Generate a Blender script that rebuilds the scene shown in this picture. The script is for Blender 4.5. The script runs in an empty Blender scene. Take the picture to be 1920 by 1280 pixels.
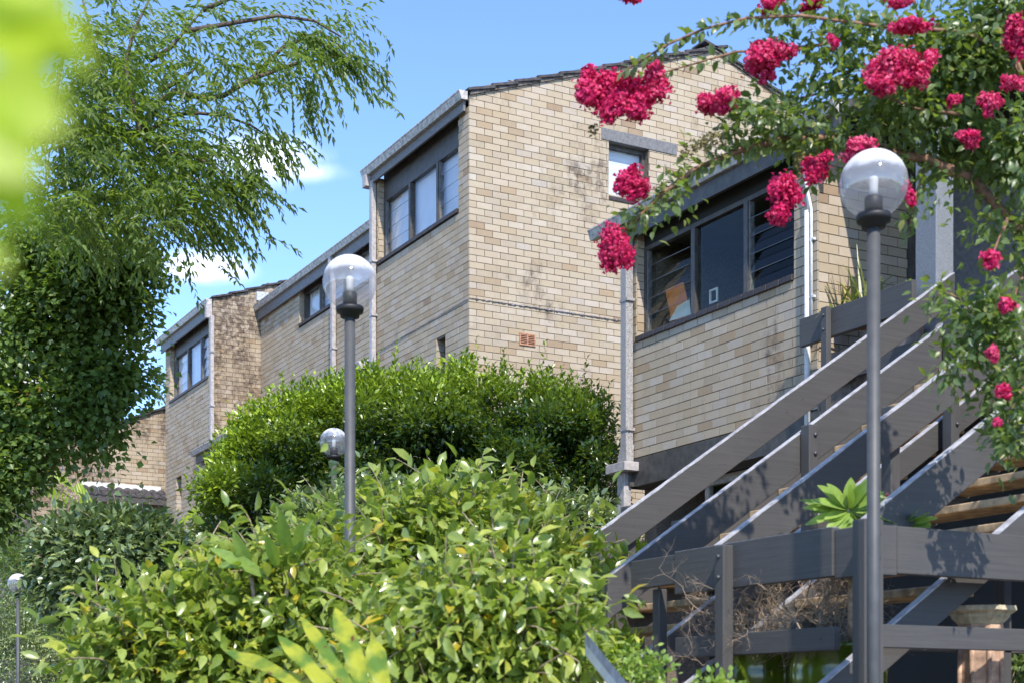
import bpy, bmesh, math, random
import numpy as np
from mathutils import Vector, Matrix
random.seed(7); RNG = np.random.default_rng(11)
SC = bpy.context.scene
COL = SC.collection
R = math.radians

# ------------------------------------------------------------------ camera
YAW = math.atan2(0.48, 0.877)
FP = 2739.0; HZ = 1323.0                       # focal length in photo pixels, row of the horizon
cam = bpy.data.cameras.new('camera'); co = bpy.data.objects.new('camera', cam); COL.objects.link(co)
co.location = (0, 0, 0); co.rotation_euler = (R(90), 0, -YAW)
cam.sensor_width = 36; cam.lens = FP / 1920 * 36; cam.shift_y = (HZ - 640) / 1920
cam.clip_start = 0.05; cam.clip_end = 3000
cam.dof.use_dof = True; cam.dof.focus_distance = 17; cam.dof.aperture_fstop = 4.0
SC.camera = co
SC.view_settings.view_transform = 'Standard'; SC.view_settings.look = 'None'
SC.view_settings.exposure = 1.46; SC.view_settings.gamma = 1
# ------------------------------------------------------------------ sun and sky
SUN_EL, SUN_DIR = 47, Vector((-0.27, -0.96, 0)).normalized()     # horizontal direction towards the sun
sv = Vector((SUN_DIR.x * math.cos(R(SUN_EL)), SUN_DIR.y * math.cos(R(SUN_EL)), math.sin(R(SUN_EL))))
sl = bpy.data.lights.new('sun', 'SUN'); sl.energy = 2.5; sl.angle = R(0.6); sl.color = (1, 0.94, 0.85)
so = bpy.data.objects.new('sun', sl); COL.objects.link(so)
so.rotation_euler = (-sv).to_track_quat('-Z', 'Y').to_euler(); so.location = (0, -5, 30)
W = bpy.data.worlds.new('World'); SC.world = W; W.use_nodes = True
nt = W.node_tree; nt.nodes.clear()
def N(nt, t, **k):
    n = nt.nodes.new(t)
    for a, b in k.items(): setattr(n, a, b)
    return n
sky = N(nt, 'ShaderNodeTexSky', sky_type='NISHITA', sun_disc=False)
sky.sun_elevation = R(SUN_EL); sky.sun_rotation = math.atan2(SUN_DIR.x, SUN_DIR.y)
sky.air_density = .8; sky.dust_density = 0.1; sky.ozone_density = 5.4; sky.altitude = 1500
tc = N(nt, 'ShaderNodeTexCoord')
RT = Vector((0.877, -0.48, 0)); FW = Vector((0.48, 0.877, 0))
def math_n(nt, op, a, b=None, clamp=False):
    m = N(nt, 'ShaderNodeMath', operation=op, use_clamp=clamp)
    for i, x in enumerate((a, b)):
        if x is None: continue
        if isinstance(x, (int, float)): m.inputs[i].default_value = x
        else: nt.links.new(x, m.inputs[i])
    return m.outputs[0]
nz = N(nt, 'ShaderNodeTexNoise'); nz.inputs['Scale'].default_value = 13; nz.inputs['Detail'].default_value = 8
nz.inputs['Roughness'].default_value = 0.55
nt.links.new(tc.outputs['Generated'], nz.inputs['Vector'])
tot = None; CLOUD_W = 0.0
for (u, v, ru, rv, s) in ((505, 298, 125, 52, 1.0), (575, 322, 90, 26, .7), (375, 500, 80, 30, 1.0), (60, 640, 200, 70, .8), (2500, 250, 300, 80, .9), (-500, 300, 350, 90, .9)):
    c = (FW + RT * ((u - 960) / FP) + Vector((0, 0, (HZ - v) / FP))).normalized()
    rt = Vector((c.y, -c.x, 0)).normalized(); up = rt.cross(c)
    comp = []
    for ax, rr in ((rt, ru), (up, rv)):
        d = N(nt, 'ShaderNodeVectorMath', operation='DOT_PRODUCT'); nt.links.new(tc.outputs['Generated'], d.inputs[0]); d.inputs[1].default_value = ax
        q = math_n(nt, 'DIVIDE', math_n(nt, 'SUBTRACT', d.outputs['Value'], c.dot(ax)), rr / FP)
        comp.append(math_n(nt, 'MULTIPLY', q, q))
    d = N(nt, 'ShaderNodeVectorMath', operation='DOT_PRODUCT'); nt.links.new(tc.outputs['Generated'], d.inputs[0]); d.inputs[1].default_value = c
    front = math_n(nt, 'GREATER_THAN', d.outputs['Value'], 0.3)
    g = math_n(nt, 'SUBTRACT', 1.0, math_n(nt, 'SQRT', math_n(nt, 'ADD', comp[0], comp[1])))
    g = math_n(nt, 'ADD', g, math_n(nt, 'MULTIPLY', math_n(nt, 'SUBTRACT', nz.outputs['Fac'], 0.5), 2.2))
    mr = N(nt, 'ShaderNodeMapRange', interpolation_type='SMOOTHSTEP'); nt.links.new(g, mr.inputs[0])
    mr.inputs[1].default_value = -0.2; mr.inputs[2].default_value = 1.25; mr.inputs[4].default_value = s
    g = math_n(nt, 'MULTIPLY', mr.outputs[0], front)
    tot = g if tot is None else math_n(nt, 'MAXIMUM', tot, g)
sc_n = N(nt, 'ShaderNodeTexNoise', noise_dimensions='4D'); sc_n.inputs['Scale'].default_value = 2.6; sc_n.inputs['Detail'].default_value = 9; sc_n.inputs['Roughness'].default_value = .56; sc_n.inputs['W'].default_value = CLOUD_W
nt.links.new(tc.outputs['Generated'], sc_n.inputs['Vector'])
mr = N(nt, 'ShaderNodeMapRange', interpolation_type='SMOOTHSTEP'); nt.links.new(sc_n.outputs['Fac'], mr.inputs[0]); mr.inputs[1].default_value = .54; mr.inputs[2].default_value = .70; mr.inputs[4].default_value = .85
tot = math_n(nt, 'MAXIMUM', tot, mr.outputs[0])
mx = N(nt, 'ShaderNodeMix', data_type='RGBA'); nt.links.new(tot, mx.inputs[0])
nt.links.new(sky.outputs[0], mx.inputs[6]); mx.inputs[7].default_value = (5.6, 5.9, 6.4, 1)
bg = N(nt, 'ShaderNodeBackground'); nt.links.new(mx.outputs[2], bg.inputs[0]); bg.inputs[1].default_value = 0.15
wo = N(nt, 'ShaderNodeOutputWorld'); nt.links.new(bg.outputs[0], wo.inputs[0])

# ------------------------------------------------------------------ helpers
def at(u, v, Y):
    "a point of the place from its pixel in the photograph and its distance"
    X = (u - 960) / FP * Y
    return Vector((0.877 * X + 0.48 * Y, -0.48 * X + 0.877 * Y, (HZ - v) / FP * Y))
def proj(p):
    Xc = p[0] * 0.877 - p[1] * 0.48; Y = p[0] * 0.48 + p[1] * 0.877
    return 960 + FP * Xc / Y, HZ - FP * p[2] / Y, Y
def on_front(u, v, x):                          # point on the plane x = const
    k = (u - 960) / FP; Y = x / (0.48 + 0.877 * k)
    return (0.877 - 0.48 * k) * Y, (HZ - v) / FP * Y     # y, z
def on_side(u, v, y):                           # point on the plane y = const
    k = (u - 960) / FP; Y = y / (0.877 - 0.48 * k)
    return (0.48 + 0.877 * k) * Y, (HZ - v) / FP * Y     # x, z
def tag(o, label=None, cat=None, group=None, kind=None):
    for k, x in (('label', label), ('category', cat), ('group', group), ('kind', kind)):
        if x: o[k] = x
    return o
def empty(name, loc, rz=0):
    o = bpy.data.objects.new(name, None); COL.objects.link(o); o.location = loc; o.rotation_euler = (0, 0, rz)
    o.empty_display_size = 0.1
    return o
def put(name, me, parent=None, loc=None):
    o = bpy.data.objects.new(name, me); COL.objects.link(o)
    if parent is not None:
        o.parent = parent
        o.matrix_parent_inverse = wm(parent).inverted()
    if loc is not None: o.location = loc
    return o
def wm(o):
    m = o.matrix_basis.copy()
    if o.parent: m = wm(o.parent) @ o.matrix_parent_inverse @ m
    return m
class MB:
    def __init__(s): s.v = []; s.f = []; s.sm = []
    def add(s, vs, fs, smooth=False):
        b = len(s.v); s.v += [tuple(p) for p in vs]; s.f += [tuple(b + i for i in f) for f in fs]; s.sm += [smooth] * len(fs)
    def hexa(s, p):                              # eight corners: bottom ring, top ring
        s.add(p, [(3, 2, 1, 0), (4, 5, 6, 7), (0, 1, 5, 4), (1, 2, 6, 5), (2, 3, 7, 6), (3, 0, 4, 7)])
    def box(s, x0, x1, y0, y1, z0, z1):
        s.hexa([(x0, y0, z0), (x1, y0, z0), (x1, y1, z0), (x0, y1, z0), (x0, y0, z1), (x1, y0, z1), (x1, y1, z1), (x0, y1, z1)])
    def tube(s, pts, rad, n=6, cap=True):
        pts = [Vector(p) for p in pts]; m = len(pts)
        if not hasattr(rad, '__len__'): rad = [rad] * m
        vs = []; prev = None
        for i, p in enumerate(pts):
            d = (pts[min(i + 1, m - 1)] - pts[max(i - 1, 0)]).normalized()
            a = prev if prev is not None else (Vector((0, 0, 1)) if abs(d.z) < .9 else Vector((1, 0, 0)))
            x = d.cross(a); x = x.normalized() if x.length > 1e-6 else Vector((1, 0, 0)); y = x.cross(d); prev = y
            for k in range(n):
                t = 2 * math.pi * k / n
                vs.append(p + (x * math.cos(t) + y * math.sin(t)) * rad[i])
        fs = [(i * n + k, i * n + (k + 1) % n, (i + 1) * n + (k + 1) % n, (i + 1) * n + k) for i in range(m - 1) for k in range(n)]
        if cap: fs += [tuple(range(n))[::-1], tuple((m - 1) * n + k for k in range(n))]
        s.add(vs, fs, True)
    def lathe(s, c, prof, n=24, sq=None):
        c = Vector(c); m = len(prof); vs = []
        for r, z in prof:
            for k in range(n):
                t = 2 * math.pi * (k + .5) / n
                vs.append(c + Vector((r * math.cos(t), r * math.sin(t), z)))
        fs = [(i * n + k, i * n + (k + 1) % n, (i + 1) * n + (k + 1) % n, (i + 1) * n + k) for i in range(m - 1) for k in range(n)]
        s.add(vs, fs, n > 8)
    def build(s, name, mat, parent=None, bevel=0):
        me = bpy.data.meshes.new(name); me.from_pydata(s.v, [], s.f)
        me.polygons.foreach_set('use_smooth', s.sm)
        if bevel:
            bm = bmesh.new(); bm.from_mesh(me)
            bmesh.ops.bevel(bm, geom=[e for e in bm.edges], offset=bevel, segments=1, affect='EDGES', profile=.5)
            bm.to_mesh(me); bm.free()
        me.materials.append(mat); me.update()
        return put(name, me, parent)
def bx(name, mat, parent, x0, x1, y0, y1, z0, z1, bevel=0):
    m = MB(); m.box(min(x0, x1), max(x0, x1), min(y0, y1), max(y0, y1), min(z0, z1), max(z0, z1)); return m.build(name, mat, parent, bevel)

# ------------------------------------------------------------------ materials
def newmat(name):
    m = bpy.data.materials.new(name); m.use_nodes = True; nt = m.node_tree
    p = nt.nodes['Principled BSDF']
    return m, nt, p
def mixc(nt, f, a, b, mode='MIX'):
    n = N(nt, 'ShaderNodeMix', data_type='RGBA', blend_type=mode)
    for i, x in ((0, f), (6, a), (7, b)):
        if isinstance(x, (int, float)): n.inputs[i].default_value = x
        elif isinstance(x, tuple): n.inputs[i].default_value = x if len(x) == 4 else (*x, 1)
        else: nt.links.new(x, n.inputs[i])
    return n.outputs[2]
def noise(nt, scale, detail=4, rough=.5, vec=None, dist=0):
    n = N(nt, 'ShaderNodeTexNoise'); n.inputs['Scale'].default_value = scale; n.inputs['Detail'].default_value = detail
    n.inputs['Roughness'].default_value = rough; n.inputs['Distortion'].default_value = dist
    if vec is None:
        g = N(nt, 'ShaderNodeNewGeometry'); vec = g.outputs['Position']
    nt.links.new(vec, n.inputs['Vector'])
    return n.outputs['Fac']
def scaled(nt, sx, sy, sz):
    g = N(nt, 'ShaderNodeNewGeometry'); m = N(nt, 'ShaderNodeVectorMath', operation='MULTIPLY')
    nt.links.new(g.outputs['Position'], m.inputs[0]); m.inputs[1].default_value = (sx, sy, sz)
    return m.outputs[0]
def rng(nt, x, a, b, c=0., d=1.):
    n = N(nt, 'ShaderNodeMapRange', interpolation_type='SMOOTHSTEP'); nt.links.new(x, n.inputs[0])
    for i, q in enumerate((a, b, c, d)): n.inputs[i + 1].default_value = q
    return n.outputs[0]
def bump(nt, p, h, dist=.01, st=.6):
    b = N(nt, 'ShaderNodeBump'); b.inputs['Distance'].default_value = dist; b.inputs['Strength'].default_value = st
    nt.links.new(h, b.inputs['Height']); nt.links.new(b.outputs[0], p.inputs['Normal'])
def simple(name, c, rough=.6, var=.18, ns=30, bmp=.002, metal=0, vec=None, spec=None, c2=None):
    m, nt, p = newmat(name)
    n = noise(nt, ns, 6, .6, vec)
    c2 = c2 or tuple(max(0, x * (1 - var * 1.6)) for x in c)
    col = mixc(nt, rng(nt, n, .3, .7), c2, tuple(min(1, x * (1 + var * .5)) for x in c))
    nt.links.new(col, p.inputs['Base Color']); p.inputs['Roughness'].default_value = rough; p.inputs['Metallic'].default_value = metal
    if spec is not None: p.inputs['Specular IOR Level'].default_value = spec
    if bmp: bump(nt, p, n, bmp)
    return m
def attr(nt, name='tint'):
    a = N(nt, 'ShaderNodeAttribute', attribute_name=name); s = N(nt, 'ShaderNodeSeparateColor'); nt.links.new(a.outputs['Color'], s.inputs[0])
    return s.outputs[0], s.outputs[1], s.outputs[2]
def brick_mat(name, dirt=.5, warm=0., spots=1.):
    m, nt, p = newmat(name)
    r, g, b = attr(nt)
    cr = N(nt, 'ShaderNodeValToRGB'); nt.links.new(r, cr.inputs[0]); e = cr.color_ramp; e.interpolation = 'LINEAR'
    stops = [(0, (.34, .22, .135)), (.06, (.45, .32, .19)), (.15, (.51, .39, .24)), (.3, (.53, .43, .285)), (.5, (.575, .475, .335)), (.68, (.60, .505, .375)),
             (.82, (.62, .54, .44)), (.93, (.53, .465, .40)), (1, (.50, .37, .285))]
    while len(e.elements) < len(stops): e.elements.new(.5)
    for k, (q, c) in enumerate(stops):
        e.elements[k].position = q; gm = sum(c) / 3; c = tuple((x * .90 + gm * .10) * .76 * (1 - warm * f) for x, f in zip(c, (.25, .36, .46))); e.elements[k].color = (*c, 1)
    n1 = noise(nt, 9, 5, .6); n2 = noise(nt, 260, 2, .5); n3 = noise(nt, 1.1, 7, .68, scaled(nt, 1, 1, .55)); n4 = noise(nt, 55, 3, .6)
    c = mixc(nt, rng(nt, n1, .3, .75, 0, .35), cr.outputs[0], (.40, .30, .19))
    c = mixc(nt, rng(nt, n2, .56, .72, 0, .45 * spots), c, (.20, .15, .10))
    c = mixc(nt, rng(nt, n4, .55, .8, 0, .35), c, (.28, .22, .15))
    lo = .70 - .27 * dirt
    so_ = math_n(nt, 'MULTIPLY', rng(nt, n3, lo, lo + .16, 0, .95), rng(nt, noise(nt, 11, 6, .7), .34, .60))
    c = mixc(nt, rng(nt, noise(nt, .7, 4, .6), .35, .65, 0, .38), c, mixc(nt, .5, c, (.30, .20, .12)))
    c = mixc(nt, rng(nt, noise(nt, 1, 5, .65, scaled(nt, 7, 7, .55)), .55, .80, 0, .32), c, (.22, .17, .115))
    c = mixc(nt, so_, c, (.085, .058, .042))
    c = mixc(nt, math_n(nt, 'MULTIPLY', g, .22), c, (.17, .13, .09))
    nt.links.new(c, p.inputs['Base Color']); p.inputs['Roughness'].default_value = .85
    bump(nt, p, n2, .003, .5)
    return m
def leaf_mat(name, dark, light, young=(.30, .42, .03), trans=.35, gloss=.32, yellow=0., spec=.5):
    m, nt, p = newmat(name); r, g, b = attr(nt)
    c = mixc(nt, r, dark, light); c = mixc(nt, g, c, young)
    if yellow: c = mixc(nt, math_n(nt, 'MULTIPLY', math_n(nt, 'GREATER_THAN', b, 1 - yellow), .85), c, (.55, .40, .03))
    n1 = noise(nt, 40, 3, .5); c = mixc(nt, rng(nt, n1, .35, .75, 0, .35), c, tuple(x * .6 for x in dark))
    nt.links.new(c, p.inputs['Base Color']); p.inputs['Roughness'].default_value = gloss; p.inputs['Specular IOR Level'].default_value = spec
    t = N(nt, 'ShaderNodeBsdfTranslucent')
    tcn = mixc(nt, .55, c, (.34, .50, .02)); hs = N(nt, 'ShaderNodeHueSaturation'); nt.links.new(tcn, hs.inputs['Color']); hs.inputs['Value'].default_value = 1.25
    nt.links.new(hs.outputs[0], t.inputs[0])
    ms = N(nt, 'ShaderNodeMixShader'); ms.inputs[0].default_value = trans
    nt.links.new(p.outputs[0], ms.inputs[1]); nt.links.new(t.outputs[0], ms.inputs[2])
    nt.links.new(ms.outputs[0], nt.nodes['Material Output'].inputs['Surface'])
    return m
def glass_mat(name, tint=(1, 1, 1), refl=1.0, haze=0., hazec=(.8, .8, .8)):
    m = bpy.data.materials.new(name); m.use_nodes = True; nt = m.node_tree; nt.nodes.clear()
    tr = N(nt, 'ShaderNodeBsdfTransparent'); tr.inputs[0].default_value = (*tint, 1)
    gl = N(nt, 'ShaderNodeBsdfGlossy'); gl.inputs['Roughness'].default_value = .02; gl.inputs[0].default_value = (1, 1, 1, 1)
    fr = N(nt, 'ShaderNodeFresnel'); fr.inputs[0].default_value = 1.5
    gf = N(nt, 'ShaderNodeNewGeometry'); keep_ = math_n(nt, 'SUBTRACT', 1.0, gf.outputs['Backfacing'])
    ms = N(nt, 'ShaderNodeMixShader'); nt.links.new(math_n(nt, 'MULTIPLY', math_n(nt, 'MULTIPLY', fr.outputs[0], refl, True), keep_), ms.inputs[0])
    nt.links.new(tr.outputs[0], ms.inputs[1]); nt.links.new(gl.outputs[0], ms.inputs[2])
    out = ms.outputs[0]
    if haze:
        df = N(nt, 'ShaderNodeBsdfDiffuse'); df.inputs[0].default_value = (*hazec, 1)
        m2 = N(nt, 'ShaderNodeMixShader'); m2.inputs[0].default_value = haze
        nt.links.new(out, m2.inputs[1]); nt.links.new(df.outputs[0], m2.inputs[2]); out = m2.outputs[0]
    o = N(nt, 'ShaderNodeOutputMaterial'); nt.links.new(out, o.inputs[0])
    return m
M = {}
M['brick'] = brick_mat('cream_brick', .66)
M['brick_dirty'] = brick_mat('sooty_brick', 1.1, .34)
M['brick_front'] = brick_mat('front_brick', .42, .0)
M['brick_porch'] = brick_mat('tan_brick', .1, .25, .5)
M['mortar'] = simple('mortar', (.17, .13, .10), .9, .3, 60)
M['paint'] = simple('dark_grey_paint', (.074, .066, .058), .5, .25, 12)
M['paint_mid'] = simple('mid_grey_paint', (.165, .16, .158), .55, .2, 25)
M['post_grey'] = simple('render_grey', (.20, .215, .235), .75, .2, 120, .004)
M['gutter'] = simple('gutter_grey', (.48, .44, .40), .45, .35, 18)
M['pipe'] = simple('downpipe_taupe', (.42, .385, .37), .5, .2, 20)
M['pipe_speckled'] = simple('weathered_downpipe', (.36, .34, .325), .7, .35, 90)
M['white'] = simple('white_plastic', (.66, .66, .65), .4, .1, 20)
M['tile'] = simple('roof_tile', (.060, .052, .055), .7, .5, 14, .006)
M['verge'] = simple('verge_mortar', (.17, .145, .13), .9, .5, 20)
M['sill'] = simple('sill_brick', (.045, .030, .026), .55, .4, 40)
M['dark'] = simple('dark_interior_and_shade', (.02, .02, .02), .9, .1, 5, 0)
M['room'] = simple('room_wall', (.10, .105, .085), .9, .1, 3, 0)
M['curtain'] = simple('white_curtain', (.82, .82, .84), .9, .06, 12, .01, vec=None)
M['blind'] = simple('pale_blind', (.80, .80, .84), .7, .05, 3, 0)
M['glass'] = glass_mat('window_glass', (.93, .95, .96), 1.0)
M['glass_dark'] = glass_mat('shaded_glass', (.90, .93, .90), .6)
M['terracotta'] = simple('terracotta', (.48, .24, .14), .8, .2, 30)
M['orange'] = simple('orange_card', (.75, .20, .03), .6, .08, 10, 0)
M['card'] = simple('white_card', (.75, .73, .70), .6, .05, 10, 0)
M['foil'] = simple('foil_strip', (.42, .37, .40), .4, .7, 60, .01, .7)
M['lead'] = simple('lead_flashing', (.55, .58, .66), .5, .25, 30, .01, .3)
M['tread'] = simple('tread_timber', (.46, .32, .18), .7, .35, 10, .003, vec=None)
M['worn_glare'] = simple('worn_glare_paint', (.42, .41, .43), .6, .25, 16)  # worn paint and sunlit glare of top edges, both put into the colour
M['bolt'] = simple('painted_bolt', (.10, .10, .105), .4, .1, 30, 0, .3)
M['lamp_pole'] = simple('lamp_pole_paint', (.062, .064, .066), .55, .12, 14, .0005)
M['collar'] = simple('black_collar', (.014, .014, .015), .55, .1, 30, 0)
M['bulb'] = simple('white_bulb', (.75, .73, .66), .4, .04, 10, 0)
M['bark'] = simple('bark', (.115, .085, .06), .85, .4, 30, .01)
M['twig'] = simple('pale_twig', (.40, .30, .21), .85, .35, 30, .004)
M['twig_red'] = simple('reddish_twig', (.24, .13, .075), .8, .35, 30, .004)
M['pot_green'] = simple('green_glaze', (.085, .12, .012), .12, .35, 5, .001)
M['stone'] = simple('pale_stone', (.52, .46, .33), .85, .25, 25, .01)
M['pedestal'] = simple('pink_stone', (.50, .33, .23), .85, .35, 12, .02)
M['soil'] = simple('soil', (.05, .038, .027), .95, .4, 20, .02)
M['houseorange'] = simple('orange_panel', (.50, .12, .04), .7, .1, 3)
M['housewhite'] = simple('white_render', (.66, .65, .62), .8, .1, 3)
def timber(name, rot, sc):
    m, nt, p = newmat(name)
    tcx = N(nt, 'ShaderNodeTexCoord'); mp = N(nt, 'ShaderNodeMapping'); nt.links.new(tcx.outputs['Object'], mp.inputs[0])
    mp.inputs['Rotation'].default_value = (0, rot, 0); mp.inputs['Scale'].default_value = sc
    n = noise(nt, 1.6, 6, .6, mp.outputs[0], .3); n2 = noise(nt, 3, 5, .6); n3 = noise(nt, 28, 4, .6)
    c = mixc(nt, rng(nt, n, .3, .7), (.060, .057, .055), (.074, .070, .067))
    c = mixc(nt, rng(nt, n2, .45, .75, 0, .35), c, (.088, .082, .078))
    c = mixc(nt, rng(nt, n3, .66, .74, 0, .5), c, (.02, .019, .019))
    nt.links.new(c, p.inputs['Base Color']); p.inputs['Roughness'].default_value = .55; p.inputs['Specular IOR Level'].default_value = .35
    bump(nt, p, n, .003, .5)
    return m
M['timber'] = timber('painted_timber', R(34.02), (1.6, 20, 50))
M['timber_flat'] = timber('painted_timber_level', 0, (2, 2, 50))
M['timber_up'] = timber('painted_timber_upright', 0, (40, 40, 1.5))
def globe():
    m = bpy.data.materials.new('clear_globe'); m.use_nodes = True; nt = m.node_tree; nt.nodes.clear()
    tr = N(nt, 'ShaderNodeBsdfTransparent'); tr.inputs[0].default_value = (.93, .93, .95, 1)
    gl = N(nt, 'ShaderNodeBsdfGlossy'); gl.inputs['Roughness'].default_value = .06
    lw = N(nt, 'ShaderNodeLayerWeight'); lw.inputs[0].default_value = .22
    fr = N(nt, 'ShaderNodeFresnel'); fr.inputs[0].default_value = 1.55
    gf = N(nt, 'ShaderNodeNewGeometry'); keep_ = math_n(nt, 'SUBTRACT', 1.0, gf.outputs['Backfacing'])
    ms = N(nt, 'ShaderNodeMixShader'); nt.links.new(math_n(nt, 'ADD', math_n(nt, 'MULTIPLY', fr.outputs[0], keep_), .05, True), ms.inputs[0])
    nt.links.new(tr.outputs[0], ms.inputs[1]); nt.links.new(gl.outputs[0], ms.inputs[2])
    df = N(nt, 'ShaderNodeBsdfDiffuse'); df.inputs[0].default_value = (.80, .80, .84, 1)
    tcx = N(nt, 'ShaderNodeTexCoord'); sp = N(nt, 'ShaderNodeSeparateXYZ'); nt.links.new(tcx.outputs['Generated'], sp.inputs[0])
    nn = noise(nt, 6, 4, .6, tcx.outputs['Generated'])
    zz = math_n(nt, 'ADD', sp.outputs[2], math_n(nt, 'MULTIPLY', math_n(nt, 'SUBTRACT', nn, .5), .22))
    dust = math_n(nt, 'ADD', rng(nt, zz, .58, .74, 0, .42), math_n(nt, 'MULTIPLY', lw.outputs['Facing'], .20))
    dust = math_n(nt, 'ADD', dust, .10, True)
    m2 = N(nt, 'ShaderNodeMixShader'); nt.links.new(dust, m2.inputs[0]); nt.links.new(ms.outputs[0], m2.inputs[1]); nt.links.new(df.outputs[0], m2.inputs[2])
    o = N(nt, 'ShaderNodeOutputMaterial'); nt.links.new(m2.outputs[0], o.inputs[0])
    return m
M['globe'] = globe()
L_ = {}
L_['tree'] = leaf_mat('pinnate_leaf', (.055, .095, .03), (.18, .24, .06), (.30, .36, .03), .45, .4)
L_['heart'] = leaf_mat('heart_leaf', (.045, .09, .025), (.20, .29, .075), (.22, .32, .03), .35, .38)
L_['hedge'] = leaf_mat('hedge_leaf', (.012, .034, .010), (.048, .10, .02), (.38, .52, .03), .28, .3, spec=.6)
L_['camellia'] = leaf_mat('camellia_leaf', (.06, .10, .04), (.26, .33, .15), (.40, .46, .14), .18, .26, spec=.8)
L_['shrub'] = leaf_mat('broad_leaf', (.10, .17, .025), (.40, .47, .11), (.55, .56, .10), .38, .3, .04, spec=.8)
L_['myrtle'] = leaf_mat('myrtle_leaf', (.05, .09, .035), (.19, .26, .09), (.30, .28, .08), .35, .36)
L_['frangipani'] = leaf_mat('frangipani_leaf', (.16, .27, .05), (.30, .42, .10), (.40, .5, .12), .4, .3)
L_['lime'] = leaf_mat('lime_leaf', (.36, .48, .015), (.42, .55, .02), (.5, .6, .05), .5, .4)
L_['fern'] = leaf_mat('fern_leaf', (.25, .40, .02), (.42, .52, .05), (.5, .5, .06), .45, .3)
L_['strap'] = leaf_mat('strap_leaf', (.05, .09, .015), (.16, .20, .05), (.45, .36, .12), .3, .4)
def petal():
    m, nt, p = newmat('crepe_petal'); r, g, b = attr(nt)
    c = mixc(nt, r, (.40, .002, .055), (.80, .015, .17)); c = mixc(nt, g, c, (.88, .16, .30))
    nt.links.new(c, p.inputs['Base Color']); p.inputs['Roughness'].default_value = .6
    t = N(nt, 'ShaderNodeBsdfTranslucent'); nt.links.new(c, t.inputs[0])
    ms = N(nt, 'ShaderNodeMixShader'); ms.inputs[0].default_value = .35
    nt.links.new(p.outputs[0], ms.inputs[1]); nt.links.new(t.outputs[0], ms.inputs[2]); nt.links.new(ms.outputs[0], nt.nodes['Material Output'].inputs['Surface'])
    return m
M['petal'] = petal()
M['seed'] = simple('seed_heads', (.22, .19, .06), .8, .4, 60)

# ------------------------------------------------------------------ ground
g = MB(); g.box(-900, 900, -300, 1500, -1.9, -1.6); tag(g.build('ground', simple('garden_ground', (.17, .14, .10), .95, .4, 2, .02)), kind='structure')

# ------------------------------------------------------------------ brick walls
CH = .086; JT = .0085
def np_mesh(name, V, F, mat, tint=None, smooth=False):
    "V (n,k,3) vertices per piece, F faces of one piece (all of the same size), tint (n,3) per piece"
    n, k, _ = V.shape; F = np.array(F); nf, fs = F.shape
    me = bpy.data.meshes.new(name); me.vertices.add(n * k); me.vertices.foreach_set('co', V.reshape(-1).astype(np.float32))
    idx = (F[None] + (np.arange(n) * k)[:, None, None]).reshape(-1)
    me.loops.add(n * nf * fs); me.loops.foreach_set('vertex_index', idx.astype(np.int32))
    me.polygons.add(n * nf); me.polygons.foreach_set('loop_start', (np.arange(n * nf) * fs).astype(np.int32))
    me.polygons.foreach_set('use_smooth', np.full(n * nf, bool(smooth)))
    me.update(calc_edges=True)
    if tint is not None:
        a = me.color_attributes.new('tint', 'FLOAT_COLOR', 'POINT')
        c = np.ones((n, k, 4), np.float32); c[:, :, :3] = tint[:, None, :]; a.data.foreach_set('color', c.reshape(-1))
    me.materials.append(mat)
    return me
BF = [(0, 1, 2, 3), (0, 4, 5, 1), (1, 5, 6, 2), (2, 6, 7, 3), (3, 7, 4, 0)]
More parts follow.
